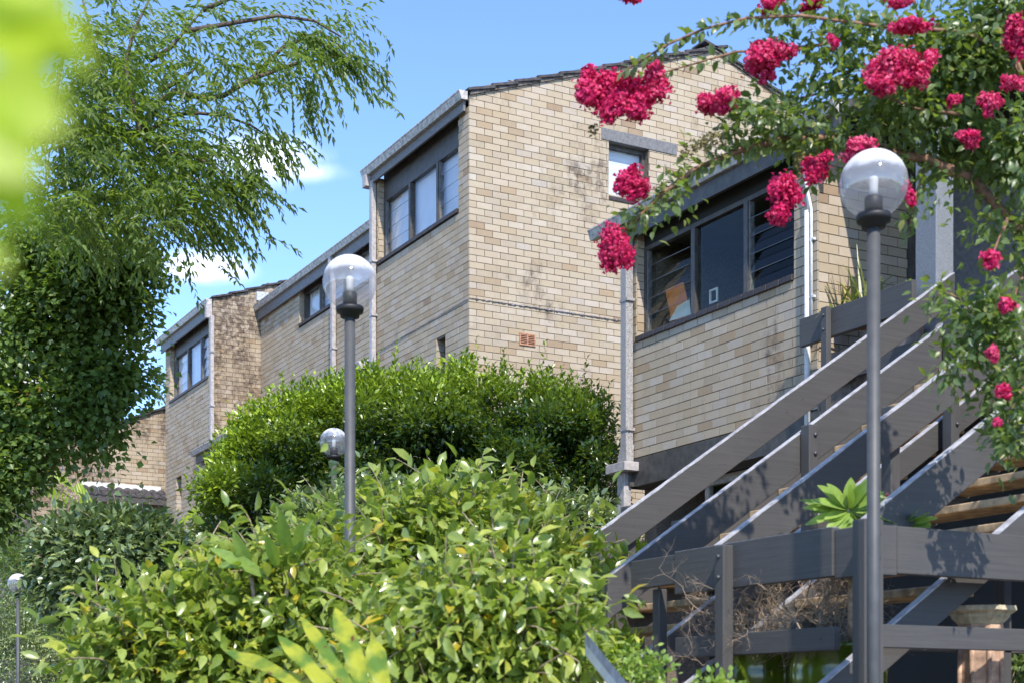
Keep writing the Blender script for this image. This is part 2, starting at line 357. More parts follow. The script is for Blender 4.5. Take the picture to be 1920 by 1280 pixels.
class Bricks:
    def __init__(s, house): s.house = house; s.items = []
    def wall(s, ox, oy, ax, out, length, z0, top, openings=(), BL=.234, mat='brick', off=0.0, clipz=None):
        "ax: unit direction along the wall, out: outward normal; top: function of s"
        a = random.random() * .1; row = 0; z = z0
        A = Vector(ax); O = Vector(out); zmax = max(top(t * length / 20) for t in range(21))
        while z < zmax:
            sft = off + (0 if row % 2 else BL / 2) - BL
            t = sft
            while t < length:
                s0, s1 = max(t, 0) + JT * .5, min(t + BL, length) - JT * .5
                if t < 0: s0 -= JT * .5
                if t + BL > length: s1 += JT * .5
                segs = [(s0, s1)]
                for (a0, a1, b0, b1) in openings:
                    if z + CH * .6 > b0 and z + CH * .4 < b1:
                        ns = []
                        for (p, q) in segs:
                            if q <= a0 or p >= a1: ns.append((p, q)); continue
                            if p < a0: ns.append((p, a0))
                            if q > a1: ns.append((a1, q))
                        segs = ns
                for (p, q) in segs:
                    if q - p < .02: continue
                    za, zb = z + JT * .45, z + CH - JT * .45
                    tl, tr = min(zb, top(p)), min(zb, top(q))
                    if max(tl, tr) < za + .012: continue
                    tl = max(tl, za + .002); tr = max(tr, za + .002)
                    full = abs((q - p) - (BL - JT)) < .002 and tl == zb and tr == zb
                    s.items.append((Vector((ox, oy, 0)) + A * p, A, O, q - p, za, tl, tr, full, mat, BL))
                t += BL
            z += CH; row += 1
    def build(s, limit=290, ok=lambda u, v: True):
        cand = []
        for i, it in enumerate(s.items):
            if it[7]:
                u, v, Y = proj((it[0].x, it[0].y, it[4]))
                if 0 < u < 1920 and 0 < v < 1280 and ok(u, v): cand.append((Y, i))
        pick = set(i for _, i in sorted(cand)[:limit])
        lib = {}
        rest = {}
        for i, (p, A, O, ln, za, tl, tr, full, mat, BL) in enumerate(s.items):
            pr = .007 + random.uniform(-.0012, .0012)
            tint = (.14 + .82 * (random.random() * .62 + random.random() * .38) if random.random() > .05 else random.random() * .12, random.random() ** 3, random.random())
            if i in pick:
                k = (mat, BL, tuple(A), random.randrange(28))
                if k not in lib:
                    h = (CH - .9 * JT); w = BL - JT
                    q = [Vector((0, 0, 0)), A * w, A * w + Vector((0, 0, h)), Vector((0, 0, h))]
                    if A.cross(Vector((0, 0, 1))).dot(O) < 0: q = [q[1], q[0], q[3], q[2]]
                    V = np.array([[tuple(c + O * pr) for c in q] + [tuple(c - O * .02) for c in q]]).reshape(1, 8, 3)
                    lib[k] = np_mesh('brick', V, BF, M[mat], np.array([tint]))
                o = put('brick', lib[k], None); o.parent = s.house
                o.location = Vector((p.x, p.y, za)) - s.house.location
                continue
            j = [random.uniform(-.0012, .0012) for _ in range(4)]
            q = [Vector((p.x, p.y, za + j[0])), Vector((p.x, p.y, za + j[1])) + A * ln, Vector((p.x, p.y, tr + j[2])) + A * ln, Vector((p.x, p.y, tl + j[3]))]
            if A.cross(Vector((0, 0, 1))).dot(O) < 0: q = [q[1], q[0], q[3], q[2]]
            rest.setdefault(mat, []).append(([c + O * pr for c in q] + [c - O * .02 for c in q], tint))
        for mat, L in rest.items():
            V = np.array([[tuple(c) for c in a] for a, _ in L]); T = np.array([t for _, t in L])
            o = put('brickwork', np_mesh('brickwork', V, BF, M[mat], T), s.house); o['kind'] = 'stuff'
XF = 8.43                                       # plane of the projecting front walls
RX, RY = (1, 0, 0), (0, 1, 0)
SL = .357
def verge_tiles(house, y, x0, z0, x1, dirx=1, nmax=99, ov=.06, nlab=None):
    "stepping tile ends up a gable; y is the wall plane"
    step = .335; n = 0; x = x0
    while (x - x1) * dirx < 0 and n < nmax:
        zz = z0 + abs(x - x0) * SL
        m = MB(); L = .40; a = math.atan(SL) - .085
        for (h0, h1, ya) in ((0, .038, y - ov),):
            ca, sa = math.cos(a) * dirx, math.sin(a)
            pts = []
            for h in (h0, h1):
                for (l, yy) in ((0, ya), (L, ya), (L, ya + .32), (0, ya + .32)):
                    pts.append((x + l * ca - h * sa * dirx, yy, zz + .035 + l * sa + h))
            m.hexa(pts)
        m.build('roof_tile', M['tile'], house, .006)
        x += step * dirx; n += 1
def gutter(house, x, y0, y1, zt, name='gutter', mat='gutter', w=.115, h=.11):
    "quad gutter along y whose outer top edge is at x, zt"
    m = MB(); n = 7; prof = [(w, 0), (w, -h * .9), (w * .8, -h), (w * .25, -h), (0.012, -h * .55), (0, -.02), (-.008, -.016), (-.008, 0)]
    vs = []
    for yy in (y0, y1): vs += [(x + a, yy, zt + b) for a, b in prof]
    k = len(prof); fs = [(i, i + 1, k + i + 1, k + i) for i in range(k - 1)]
    fs += [tuple(range(k)), tuple(range(k, 2 * k))[::-1]]
    m.add(vs, fs); return m.build(name, M[mat], house)
def downpipe(house, x, y, z0, z1, w=.095, d=.065, mat='pipe', brk=(), x_axis=True):
    p = bx('downpipe', M[mat], house, x - d, x, y - w / 2, y + w / 2, z0, z1, .008)
    for z in brk: bx('pipe_bracket', M[mat], p, x - d - .006, x + .01, y - w / 2 - .02, y + w / 2 + .006, z, z + .03)
    return p
def louvre_bay(win, x, y0, y1, z0, z1, n, mat, tilt=.012, frame=.022):
    "a stack of glass blades in the plane x between y0 and y1"
    bx('louvre_channel', M['paint_mid'], win, x - .02, x + .03, y0, y0 + frame, z0, z1); bx('louvre_channel', M['paint_mid'], win, x - .02, x + .03, y1 - frame, y1, z0, z1)
    h = (z1 - z0) / n
    for i in range(n):
        b = MB(); za = z0 + i * h - .004; zb = z0 + (i + 1) * h + .012
        b.hexa([(x - tilt, y0 + frame, za), (x - tilt + .005, y0 + frame, za), (x - tilt + .005, y1 - frame, za), (x - tilt, y1 - frame, za),
                (x + tilt, y0 + frame, zb), (x + tilt + .005, y0 + frame, zb), (x + tilt + .005, y1 - frame, zb), (x + tilt, y1 - frame, zb)])
        b.build('louvre_blade', mat, win)
        if i: bx('louvre_edge', M['bolt'], win, x - tilt - .004, x - tilt - .001, y0 + frame, y1 - frame, za - .001, za + .005)
def front_window(house, x, ya, yb, zs, zh, splits, kinds, glass, back='curtain', nblade=4, depth=1.6):
    "window set back between the piers; ya < yb; splits are y positions of mullions; kinds from near (ya) to far"
    xr = x + .115
    m = MB(); fw = .045
    m.box(xr - .03, xr + .05, ya, yb, zs, zs + fw); m.box(xr - .03, xr + .05, ya, yb, zh - fw, zh)
    m.box(xr - .03, xr + .05, ya, ya + fw, zs + fw, zh - fw); m.box(xr - .03, xr + .05, yb - fw, yb, zs + fw, zh - fw)
    win = m.build('window', M['paint'], house)
    ed = [ya + fw] + list(splits) + [yb - fw]
    for s in splits: bx('mullion', M['paint'], win, xr - .035, xr + .05, s - .03, s + .03, zs + fw, zh - fw)
    for i, kd in enumerate(kinds):
        a = ed[i] + (0.03 if i else 0); b = ed[i + 1] - (0.03 if i < len(kinds) - 1 else 0)
        if kd == 'L': louvre_bay(win, xr, a, b, zs + fw, zh - fw, nblade, glass, .03 if nblade == 5 else .012)
        else: bx('glass_pane', glass, win, xr + .004, xr + .010, a, b, zs + fw, zh - fw)
    if back in ('curtain', 'blind'):
        cm = MB(); n = 90 if back == 'curtain' else 1; vs = []
        for k in range(n + 1):
            yy = ya + (yb - ya) * k / n; d = .018 * math.sin(k * 1.9) + .01 * math.sin(k * .7) if back == 'curtain' else 0
            vs += [(xr + .075 + d * .7, yy, zs + .01), (xr + .075 + d * .7, yy, zh - .01)]
        cm.add(vs, [(2 * k, 2 * k + 2, 2 * k + 3, 2 * k + 1) for k in range(n)], True)
        cm.build('curtain', M[back], win)
    r = MB(); r.box(xr + .11, xr + depth, ya - .3, yb + .3, zs - .9, zh + .1)   # a room behind the glass
    r.f = [f for i, f in enumerate(r.f) if i != 5]; r.sm = r.sm[:5]
    r.build('room', M['dark'] if back != 'room' else M['room'], win)
    return win
def brick_sill(house, x, y0, y1, z, n):
    h = (y1 - y0) / n
    for i in range(n): bx('sill_brick', M['sill'], house, x - .032, x + .09, y0 + i * h + .004, y0 + (i + 1) * h - .004, z - .058 + random.uniform(-.002, .002), z, .006)
def backing(house, boxes, mat='mortar', name='wall'):
    m = MB()
    for b in boxes: m.box(*b)
    return m.build(name, M[mat], house)
def roof_slab(house, x0, x1, y0, y1, z0, name='roof', th=.06):
    "gable roof, eaves at x0, ridge at mid"
    xm = (x0 + x1) / 2; zr = z0 + (xm - x0) * SL
    for a, b in ((x0, xm), (x1, xm)):
        m = MB(); nseg = 14
        for k in range(nseg):
            p, q = a + (b - a) * k / nseg, a + (b - a) * (k + 1) / nseg
            zp = z0 + abs(p - a) * SL + .03; zq = z0 + abs(q - a) * SL + .012
            lo = min(zp, zq) - .08
            xs = sorted((p, q)); zz = {p: zp, q: zq}
            m.hexa([(xs[0], y0, zz[xs[0]] - .07), (xs[1], y0, zz[xs[1]] - .07), (xs[1], y1, zz[xs[1]] - .07), (xs[0], y1, zz[xs[0]] - .07),
                    (xs[0], y0, zz[xs[0]]), (xs[1], y0, zz[xs[1]]), (xs[1], y1, zz[xs[1]]), (xs[0], y1, zz[xs[0]])])
        m.build(name, M['tile'], house)

def front_unit(name, label, ya, yb, ztop, zs, zh, win_ya, win_yb, splits, kinds, glass, back, z0, zend, apex, bm='brick_front', sm='brick', slots=(), side_open=(), nblade=4, offs=0.1, side_len=None, extra=()):
    house = empty(name, (XF, ya, z0)); tag(house, label, 'house')
    B = Bricks(house)
    W_ = yb - ya
    # front wall, normal -x ; s runs along +y from ya
    ops = [(win_ya - ya, win_yb - ya, zs - .06, ztop + 1)] + [(a - ya, b - ya, c, d) for a, b, c, d in slots]
    B.wall(XF, ya, RY, (-1, 0, 0), W_, zend, lambda s: ztop - .17, ops, .238, bm, .05)
    rv = lambda s: ztop - .17
    B.wall(XF, win_yb, RX, (0, -1, 0), .115, zs - .02, rv, (), .234, bm, 0)
    for a, b, c, d in slots: 
        B.wall(XF, b, RX, (0, -1, 0), .22, c, lambda s, d=d: d, (), .234, bm, 0)
    gtop = lambda s: ztop + .01 + (s * SL if s < apex else (2 * apex - s) * SL)
    sl_ = side_len or 2 * apex
    B.wall(XF, ya, RX, (0, -1, 0), sl_, zend, gtop, side_open, .230, sm, offs)
    # mortar backing
    t = .22
    bk = MB()
    e = .004
    x0, x1 = XF + e, XF + 2 * apex
    # front masonry in pieces round the openings
    bk.box(x0, XF + t, ya + e, win_ya, zend - .3, ztop - .17)
    bk.box(x0, XF + t, win_yb + e, yb, zend - .3, ztop - .17)
    edges = sorted([(a, b, c, d) for a, b, c, d in slots])
    lo = zs - .06
    if edges:
        a, b, c, d = edges[0]
        bk.v = []; bk.f = []; bk.sm = []
        cols = [(ya + e, a), (b + e, yb)]
        for p, q in cols: bk.box(x0, XF + t, p, q, zend - .3, lo)
        bk.box(x0, XF + t, a, b + e, d, lo); bk.box(x0, XF + t, a, b + e, zend - .3, c)
        bk.box(x0, XF + t, ya + e, win_ya, lo, ztop - .17); bk.box(x0, XF + t, win_yb + e, yb, lo, ztop - .17)
        bx('slot_pane', M['glass_dark'], house, XF + .16, XF + .17, a, b, c, d)
        bx('slot_frame', M['paint'], house, XF + .15, XF + .18, a, a + .04, c, d)
        bx('slot_room', M['dark'], house, XF + .20, XF + .215, a - .0, b, c, d)
    else:
        bk.box(x0, XF + t, win_ya, win_yb + e, zend - .3, lo)
    # gable side masonry as prisms split by window
    def gab(xa, xb, za, full_top=True, zb=None):
        n = max(1, int((xb - xa) / .6))
        ys = (ya + e, ya + t)
        pts = [xa]
        if xa < XF + apex < xb: pts.append(XF + apex)
        pts.append(xb)
        for p, q in zip(pts[:-1], pts[1:]):
            tp, tq = (gtop(p - XF), gtop(q - XF)) if zb is None else (zb, zb)
            bk.hexa([(p, ys[0], za), (q, ys[0], za), (q, ys[1], za), (p, ys[1], za), (p, ys[0], tp), (q, ys[0], tq), (q, ys[1], tq), (p, ys[1], tp)])
    if side_open:
        a, b, c, d = side_open[0]
        gab(XF + t, XF + a, zend - .3); gab(XF + a, XF + b, d); gab(XF + a, XF + b, zend - .3, zb=c); gab(XF + b, x1, zend - .3)
    else: gab(XF + t, x1, zend - .3)
    bk.box(XF + t, x1, yb - t, yb - .01, zend - .3, ztop - .2)
    bk.box(x0, x1 - .01, ya + e, yb - .02, z0, zend - .3)
    bk.build('wall', M['mortar'], house)
    B.build()
    # window, head panel, fascia, gutter, sill
    front_window(house, XF, win_ya, win_yb, zs, zh, splits, kinds, glass, back, nblade)
    bx('head_panel', M['paint'], house, XF + .09, XF + .13, win_ya, win_yb, zh + .002, ztop - .1)
    brick_sill(house, XF, win_ya, win_yb + .0, zs, max(8, int((win_yb - win_ya) / .17)))
    return house
bk_ok = None
ZT = 7.78
# ---- house A (middle, tallest in view)
yA0, _ = on_front(880, 500, XF); yA1, _ = on_front(702, 500, XF)
wy0, _ = on_front(860, 400, XF); wy1, _ = on_front(709, 400, XF)
_, zsA = on_front(860, 391, XF); _, zhA = on_front(858, 272, XF + .1)
s1, _ = on_front(822, 300, XF + .1); s2, _ = on_front(770, 300, XF + .1)
sa, sz0 = on_front(836, 684, XF); sb, sz1 = on_front(819, 637, XF); _, szt = on_front(836, 630, XF)
so_a = on_side(1141, 370, yA0)[0] - XF; so_b = on_side(1216, 370, yA0)[0] - XF
_, zl0 = on_side(1127, 262, yA0); _, zl1 = on_side(1127, 240, yA0); _, zw0 = on_side(1141, 368, yA0)
hA = front_unit('townhouse', 'tallest cream brick townhouse in the middle, with broad sunlit gable wall and small lintelled window',
    yA0, yA1, ZT, zsA, zhA, wy0, wy1, (s1, s2), 'LPL', M['glass'], 'blind', -1.6, 1.6, 3.84,
    slots=((sa, sb, sz0 - .45, szt),), side_open=((so_a, so_b, zw0, zl1),), nblade=4)
verge_tiles(hA, yA0, XF - .03, ZT - .03, XF + 3.84, 1)
verge_tiles(hA, yA0, XF + 7.7, ZT - .03, XF + 3.84, -1)
roof_slab(hA, XF - .05, XF + 7.73, yA0 + .02, yA1 + .25, ZT + .0)
vb = MB()
for k in range(12):
    a, b = XF + 3.84 * k / 12, XF + 3.84 * (k + 1) / 12
    za, zb = ZT + (a - XF) * SL, ZT + (b - XF) * SL
    vb.hexa([(a, yA0 - .035, za - .035), (b, yA0 - .035, zb - .035), (b, yA0 + .1, zb - .035), (a, yA0 + .1, za - .035), (a, yA0 - .035, za + .045), (b, yA0 - .035, zb + .045), (b, yA0 + .1, zb + .045), (a, yA0 + .1, za + .045)])
    a2, b2 = XF + 7.68 - (a - XF), XF + 7.68 - (b - XF)
    vb.hexa([(b2, yA0 - .035, zb - .035), (a2, yA0 - .035, za - .035), (a2, yA0 + .1, za - .035), (b2, yA0 + .1, zb - .035), (b2, yA0 - .035, zb + .045), (a2, yA0 - .035, za + .045), (a2, yA0 + .1, za + .045), (b2, yA0 + .1, zb + .045)])
vb.build('verge', M['verge'], hA)
gutter(hA, XF - .155, yA0 - .03, yA1 + .16, ZT - .0)
bx('soffit', M['paint'], hA, XF - .04, XF + .10, yA0 + .01, yA1 + .05, ZT - .10, ZT - .03)
bx('fascia', M['paint_mid'], hA, XF - .075, XF - .045, yA0 + .02, yA1 + .04, ZT - .235, ZT - .02)
# side window and lintel
xa, xb = XF + so_a, XF + so_b
bx('lintel', M['paint_mid'], hA, on_side(1127, 250, yA0)[0], on_side(1268, 250, yA0)[0], yA0 - .018, yA0 + .15, zl0, zl1, .004)
ws = MB()
ws.box(xa, xa + .04, yA0 + .09, yA0 + .15, zw0, zl0); ws.box(xb - .05, xb, yA0 + .09, yA0 + .15, zw0, zl0); ws.box(xa + .04, xb - .05, yA0 + .09, yA0 + .15, zl0 - .05, zl0); ws.box(xa + .04, xb - .05, yA0 + .09, yA0 + .15, zw0, zw0 + .04)
w = ws.build('window', M['paint'], hA)
for k in range(5):
    zz = zw0 + .04 + k * (zl0 - zw0 - .09) / 5; hh = (zl0 - zw0 - .09) / 5
    b = MB(); b.hexa([(xa + .04, yA0 + .10, zz), (xb - .05, yA0 + .10, zz), (xb - .05, yA0 + .105, zz), (xa + .04, yA0 + .105, zz), (xa + .04, yA0 + .13, zz + hh + .01), (xb - .05, yA0 + .13, zz + hh + .01), (xb - .05, yA0 + .135, zz + hh + .01), (xa + .04, yA0 + .135, zz + hh + .01)])
    b.build('louvre_blade', M['glass'], w)
bx('curtain', M['blind'], w, xa, xb, yA0 + .16, yA0 + .17, zw0 - .02, zl0)
bx('window_sill', M['sill'], hA, xa, xb, yA0 - .02, yA0 + .1, zw0 - .05, zw0)
# terracotta air vent
vx0, vz1 = on_side(973, 624, yA0); vx1, vz0 = on_side(1003, 651, yA0)
vz0 = vz1 - .155
v_ = bx('air_vent', M['dark'], hA, vx0, vx1, yA0 - .010, yA0 + .03, vz0, vz1)
fr = MB(); fr.box(vx0, vx1, yA0 - .022, yA0 - .011, vz1 - .018, vz1); fr.box(vx0, vx1, yA0 - .022, yA0 - .011, vz0, vz0 + .018)
for xx in (vx0, (vx0 + vx1) / 2 - .007, vx1 - .016): fr.box(xx, xx + .016, yA0 - .0215, yA0 - .0112, vz0 + .018, vz1 - .018)
fr.build('vent_frame', M['terracotta'], v_)
for k in range(1, 6):
    zz = vz0 + .01 + k * .0225; bx('vent_slat', M['terracotta'], v_, vx0 + .016, vx1 - .016, yA0 - .018, yA0 - .012, zz, zz + .009)
# foil damp course, a torn shiny strip round the corner
_, zf = on_front(880, 559, XF)
m = MB(); xe, _ = on_side(1166, 603, yA0); n = 110; vs = []
for k in range(n + 1):
    x = XF - .012 + (xe - XF) * k / n; h = .004 + .010 * abs(math.sin(k * 1.7) * math.sin(k * .37)) * min(1, k / 30 + .2); d = .012 * math.sin(k * 2.3)
    vs += [(x, yA0 - .016 - abs(d), zf - h + .004 * math.sin(k)), (x, yA0 - .012, zf + h * .6)]
m.add(vs, [(2 * k, 2 * k + 2, 2 * k + 3, 2 * k + 1) for k in range(n)]); m.build('foil_strip', M['foil'], hA)
m = MB(); vs = []
for k in range(71):
    y = yA0 - .014 + (yA1 - yA0 - .03) * k / 70; h = .005 + .009 * abs(math.sin(k * 1.3) * math.sin(k * .43)); zz = zf - .004 - .055 * (k / 70)
    vs += [(XF - .014 - .006 * abs(math.sin(k)), y, zz - h), (XF - .011, y, zz + h * .6)]
m.add(vs, [(2 * k, 2 * k + 1, 2 * k + 3, 2 * k + 2) for k in range(70)]); m.build('foil_strip', M['foil'], hA)
# downpipe with rainhead at the far end of A
dpy, _ = on_front(697, 500, XF - .07)
downpipe(hA, XF - .02, dpy, 4.72, ZT - .2, .105, .07, brk=(6.4, 5.62, 4.9))
bx('rainhead', M['pipe'], hA, XF - .15, XF - .03, dpy + .03, dpy + .17, ZT - .27, ZT - .09, .006)

# ---- house C (far left projecting bay)
yC0, _ = on_front(400, 600, XF); yC1, _ = on_front(311, 700, XF)
cw0, _ = on_front(402, 640, XF + .0); cw1, _ = on_front(319, 740, XF)
_, zsC = on_front(319, 752, XF); _, zhC = on_front(330, 668, XF + .1)
_, zsC2 = on_front(392, 706, XF)
c1, _ = on_front(379, 650, XF + .1); c2, _ = on_front(354, 650, XF + .1)
ca, cz0 = on_front(341, 950, XF); cb, cz1 = on_front(331, 893, XF)
hC = front_unit('townhouse', 'far brick townhouse bay at left with sooty side wall and downpipe on its corner',
    yC0, yC1, ZT + .02, zsC, zhC, yC0 + .30, cw1, (c1, c2), 'LPL', M['glass'], 'curtain', -1.6, 2.4, 3.84, 'brick_front', 'brick_dirty',
    slots=((ca, cb, cz0 - .05, cz1),), offs=.03)
verge_tiles(hC, yC0, XF - .03, ZT - .01, XF + 3.84, 1)
roof_slab(hC, XF - .05, XF + 7.73, yC0 + .02, yC1 + .1, ZT + .02)
gutter(hC, XF - .155, yC0 - .04, yC1 + .25, ZT)
bx('soffit', M['paint'], hC, XF - .04, XF + .10, yC0 + .01, yC1 + .05, ZT - .10, ZT - .03)
bx('fascia', M['paint_mid'], hC, XF - .075, XF - .045, yC0 + .02, yC1 + .12, ZT - .30, ZT - .02)
cpy, _ = on_front(397.5, 700, XF - .05)
downpipe(hC, XF - .02, cpy, 4.8, ZT - .33, .105, .07, brk=(6.75, 5.72))
bx('rainhead', M['pipe'], hC, XF - .15, XF - .03, cpy + .04, cpy + .14, ZT - .36, ZT - .10, .006)
bx('lead_flashing', M['lead'], hC, on_side(480, 560, yC0)[0], on_side(501, 560, yC0)[0], yC0 - .05, yC0 - .012, ZT + .10, ZT + .27)

# ---- house D (recessed link between A and C)
XD = 9.38
hD = empty('townhouse', (XD, yA1, -1.6)); tag(hD, 'recessed brick townhouse between the tallest one and the far left bay, behind a lamp globe', 'house')
yD0, yD1 = yA1 + .01, yC0 - .005
dwa, _ = on_front(690, 500, XD); dwb, _ = on_front(562, 600, XD)
_, zsD = on_front(562, 608, XD); _, zhD = on_front(573, 548, XD + .1)
BD = Bricks(hD)
dmid, _ = on_front(625, 560, XD)
BD.wall(XD, yD0, RY, (-1, 0, 0), yD1 - yD0, 3.6, lambda s: ZT - .12, ((.5, dwb - yD0, zsD - .06, ZT + 1),), .238, 'brick_front', .02)
BD.wall(XD, dwb, RX, (0, -1, 0), .115, zsD - .02, lambda s: ZT - .12, (), .234, 'brick_front')
BD.build()
backing(hD, [(XD + .004, XD + .22, yD0, yD1, -1.6, zsD - .06), (XD + .004, XD + .22, dwb + .004, yD1, zsD - .06, ZT - .12), (XD + .004, XD + .22, yD0, yD0 + .5, zsD - .06, ZT - .12)])
f1, _ = on_front(602, 560, XD + .1); f2 = f1 - (dwb - f1) * 1.4; f3 = (yD0 + .5) + .9
front_window(hD, XD, yD0 + .5, dwb, zsD, zhD, (f3, f2, f1), 'LPLP', M['glass'], 'curtain', 4)
bx('head_panel', M['paint'], hD, XD + .09, XD + .13, yD0 + .5, dwb, zhD + .002, ZT - .05)
brick_sill(hD, XD, yD0 + .5, dwb, zsD, 24)
gutter(hD, XD - .155, yD0, yD1 - .02, ZT)
bx('fascia', M['paint_mid'], hD, XD - .075, XD - .045, yD0, yD1 - .02, ZT - .29, ZT - .02)
bx('soffit', M['paint'], hD, XD - .04, XD + .08, yD0, yD1 - .02, ZT - .13, ZT - .05)
m = MB(); m.hexa([(XD - .05, yD0, ZT - .06), (XD + 3, yD0, ZT + .94), (XD + 3, yD1, ZT + .94), (XD - .05, yD1, ZT - .06), (XD - .05, yD0, ZT), (XD + 3, yD0, ZT + 1.0), (XD + 3, yD1, ZT + 1.0), (XD - .05, yD1, ZT)]); m.build('roof', M['tile'], hD)
ddy, _ = on_front(625, 560, XD - .05); downpipe(hD, XD - .02, ddy, 4.9, ZT - .25, .10, .07, brk=(6.1,)); bx('pipe_offset', M['pipe'], hD, XD - .13, XD - .02, ddy - .05, ddy + .05, ZT - .29, ZT - .09)
# lower lean-to roof in front of D
zlow = 5.0
ga, _ = on_front(358, 850, 8.25)
gutter(hD, 8.22, yA1 + .08, ga, zlow, h=.10)
bx('fascia', M['paint'], hD, 8.31, 8.34, yA1 + .1, ga - .12, zlow - .26, zlow - .02)
m = MB(); m.hexa([(8.32, yA1 + .03, zlow - .08), (XD, yA1 + .03, zlow + .15), (XD, ga - .02, zlow + .15), (8.32, ga - .02, zlow - .08), (8.32, yA1 + .03, zlow - .01), (XD, yA1 + .03, zlow + .22), (XD, ga - .02, zlow + .22), (8.32, ga - .02, zlow - .01)])
m.build('lean_to_roof', M['tile'], hD)
for k in range(4): bx('post', M['paint_mid'], hD, 8.38, 8.46, ga - 1.0 - k * 2, ga - .92 - k * 2, -1.6, zlow - .1)
bx('lead_flashing', M['lead'], hD, XF - .1, XF + .1, yA1 + .03, yA1 + .5, zlow + .005, zlow + .03)

# ---- house F (gable beyond, far left)
yF = 31.2
hF = empty('townhouse', (7, yF, -1.6)); tag(hF, 'brown weathered brick gable at far left behind the dark tree, with small tiled awning', 'house')
xF0, _ = on_side(60, 900, yF); xF1 = 8.8
ztf = lambda s: 6.37 - .42 * (8.43 - (xF0 + s))
BFk = Bricks(hF); BFk.wall(xF0, yF, RX, (0, -1, 0), xF1 - xF0, 2.0, ztf, (), .232, 'brick_dirty', .07); BFk.build()
m = MB(); zt0, zt1 = ztf(0), ztf(xF1 - xF0)
m.hexa([(xF0, yF + .004, -1.6), (xF1, yF + .004, -1.6), (xF1, yF + 5, -1.6), (xF0, yF + 5, -1.6), (xF0, yF + .004, zt0), (xF1, yF + .004, zt1), (xF1, yF + 5, zt1), (xF0, yF + 5, zt0)]); m.build('wall', M['mortar'], hF)
for k in range(10):
    x = xF1 - .32 * (k + 1); zz = ztf(x - xF0)
    m = MB(); m.hexa([(x, yF - .07, zz + .0), (x + .38, yF - .07, zz + .13), (x + .38, yF + .3, zz + .13), (x, yF + .3, zz), (x, yF - .07, zz + .05), (x + .38, yF - .07, zz + .18), (x + .38, yF + .3, zz + .18), (x, yF + .3, zz + .05)]); m.build('roof_tile', M['tile'], hF, .006)
aw0, az = on_side(150, 906, yF); aw1, _ = on_side(309, 906, yF)
bx('lead_flashing', M['housewhite'], hF, aw0, aw1 - .1, yF - .05, yF - .012, az - .1, az + .05)
cols = int((aw1 - aw0) / .17)
for r_ in range(2):
    for k in range(cols):
        m = MB(); x = aw0 + k * (aw1 - aw0) / cols; w2 = (aw1 - aw0) / cols - .012
        y1_ = yF - .03 - r_ * .28; z1_ = az - .06 - r_ * .11; y2_ = y1_ - .31; z2_ = z1_ - .115; vs = []
        for (yy, zz) in ((y1_, z1_), (y2_, z2_)):
            for q in range(5):
                a = q / 4; vs.append((x + a * w2, yy, zz + .035 * math.sin(a * math.pi) + (.015 if r_ == 0 else 0)))
            for q in range(5)[::-1]:
                a = q / 4; vs.append((x + a * w2, yy, zz - .02 + .03 * math.sin(a * math.pi)))
        m.add(vs, [(q, (q + 1) % 10, 10 + (q + 1) % 10, 10 + q) for q in range(10)] + [tuple(range(10)), tuple(range(10, 20))[::-1]])
        m.build('roof_tile', M['tile'], hF)
bx('awning_fascia', M['paint'], hF, aw0 + .02, aw1, yF - .60, yF - .56, az - .42, az - .27)

# ---- house B (nearest, right)
ZB = 5.12
yB0, _ = on_front(1534, 400, XF); yB1, _ = on_front(1176, 500, XF)
hB = empty('townhouse', (XF, yB0, -1.6)); tag(hB, 'nearest brick townhouse, right, with wide dark louvred window, behind the stairs', 'house')
bw0, _ = on_front(1490, 400, XF); bw1, _ = on_front(1194, 500, XF)
_, zsB = on_front(1195, 632, XF); zsB -= .0
_, zbB = on_front(1197, 857, XF)
_, zhB = on_front(1400, 372, XF + .1)
zwt = ZB - .20
BB = Bricks(hB)
nb = int(round((zsB - .06 - zbB) / CH)); CHs = CH
BB.wall(XF, yB0, RY, (-1, 0, 0), yB1 - yB0, zbB, lambda s: zwt, ((bw0 - yB0, bw1 - yB0, zsB - .06, 9),), .238, 'brick_front', .1)
BB.wall(XF, bw1, RX, (0, -1, 0), .115, zsB - .02, lambda s: zwt, (), .234, 'brick_porch')
xq, _ = on_side(1702, 400, yB0)
BB.wall(XF, yB0, RX, (0, -1, 0), xq - XF, zbB - .1, lambda s: ZB - .1, (), .228, 'brick_porch', .0)
BB.wall(XF, yB0 + .3, RX, (0, -1, 0), .0, 0, lambda s: -1, ())
BB.build()
backing(hB, [(XF + .004, XF + .22, yB0 + .004, yB1, zbB, zsB - .06), (XF + .004, XF + .22, yB0 + .004, bw0, zsB - .06, zwt), (XF + .004, XF + .22, bw1 + .004, yB1, zsB - .06, zwt),
             (XF + .22, xq - .01, yB0 + .004, yB0 + .22, zbB - .1, ZB - .1), (XF + .22, XF + 6, yB1 - .22, yB1, -1.6, ZB - .1)])
m1, _ = on_front(1302, 500, XF + .1); m2, _ = on_front(1401, 450, XF + .1)
front_window(hB, XF, bw0, bw1, zsB, zhB, (m2, m1), 'LPL', M['glass_dark'], 'room', 5, 2.6)
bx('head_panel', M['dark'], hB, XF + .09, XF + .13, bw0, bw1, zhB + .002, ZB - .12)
brick_sill(hB, XF, bw0, bw1, zsB, 14)
yg1, _ = on_front(1103, 432, XF - .15); yg0, _ = on_front(1562, 185, XF - .15)
gutter(hB, XF - .155, yg0, yg1, ZB)
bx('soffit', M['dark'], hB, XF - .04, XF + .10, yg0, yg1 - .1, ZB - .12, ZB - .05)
bx('fascia', M['paint'], hB, XF - .085, XF - .045, yg0, yg1 - .15, ZB - .27, ZB - .03)
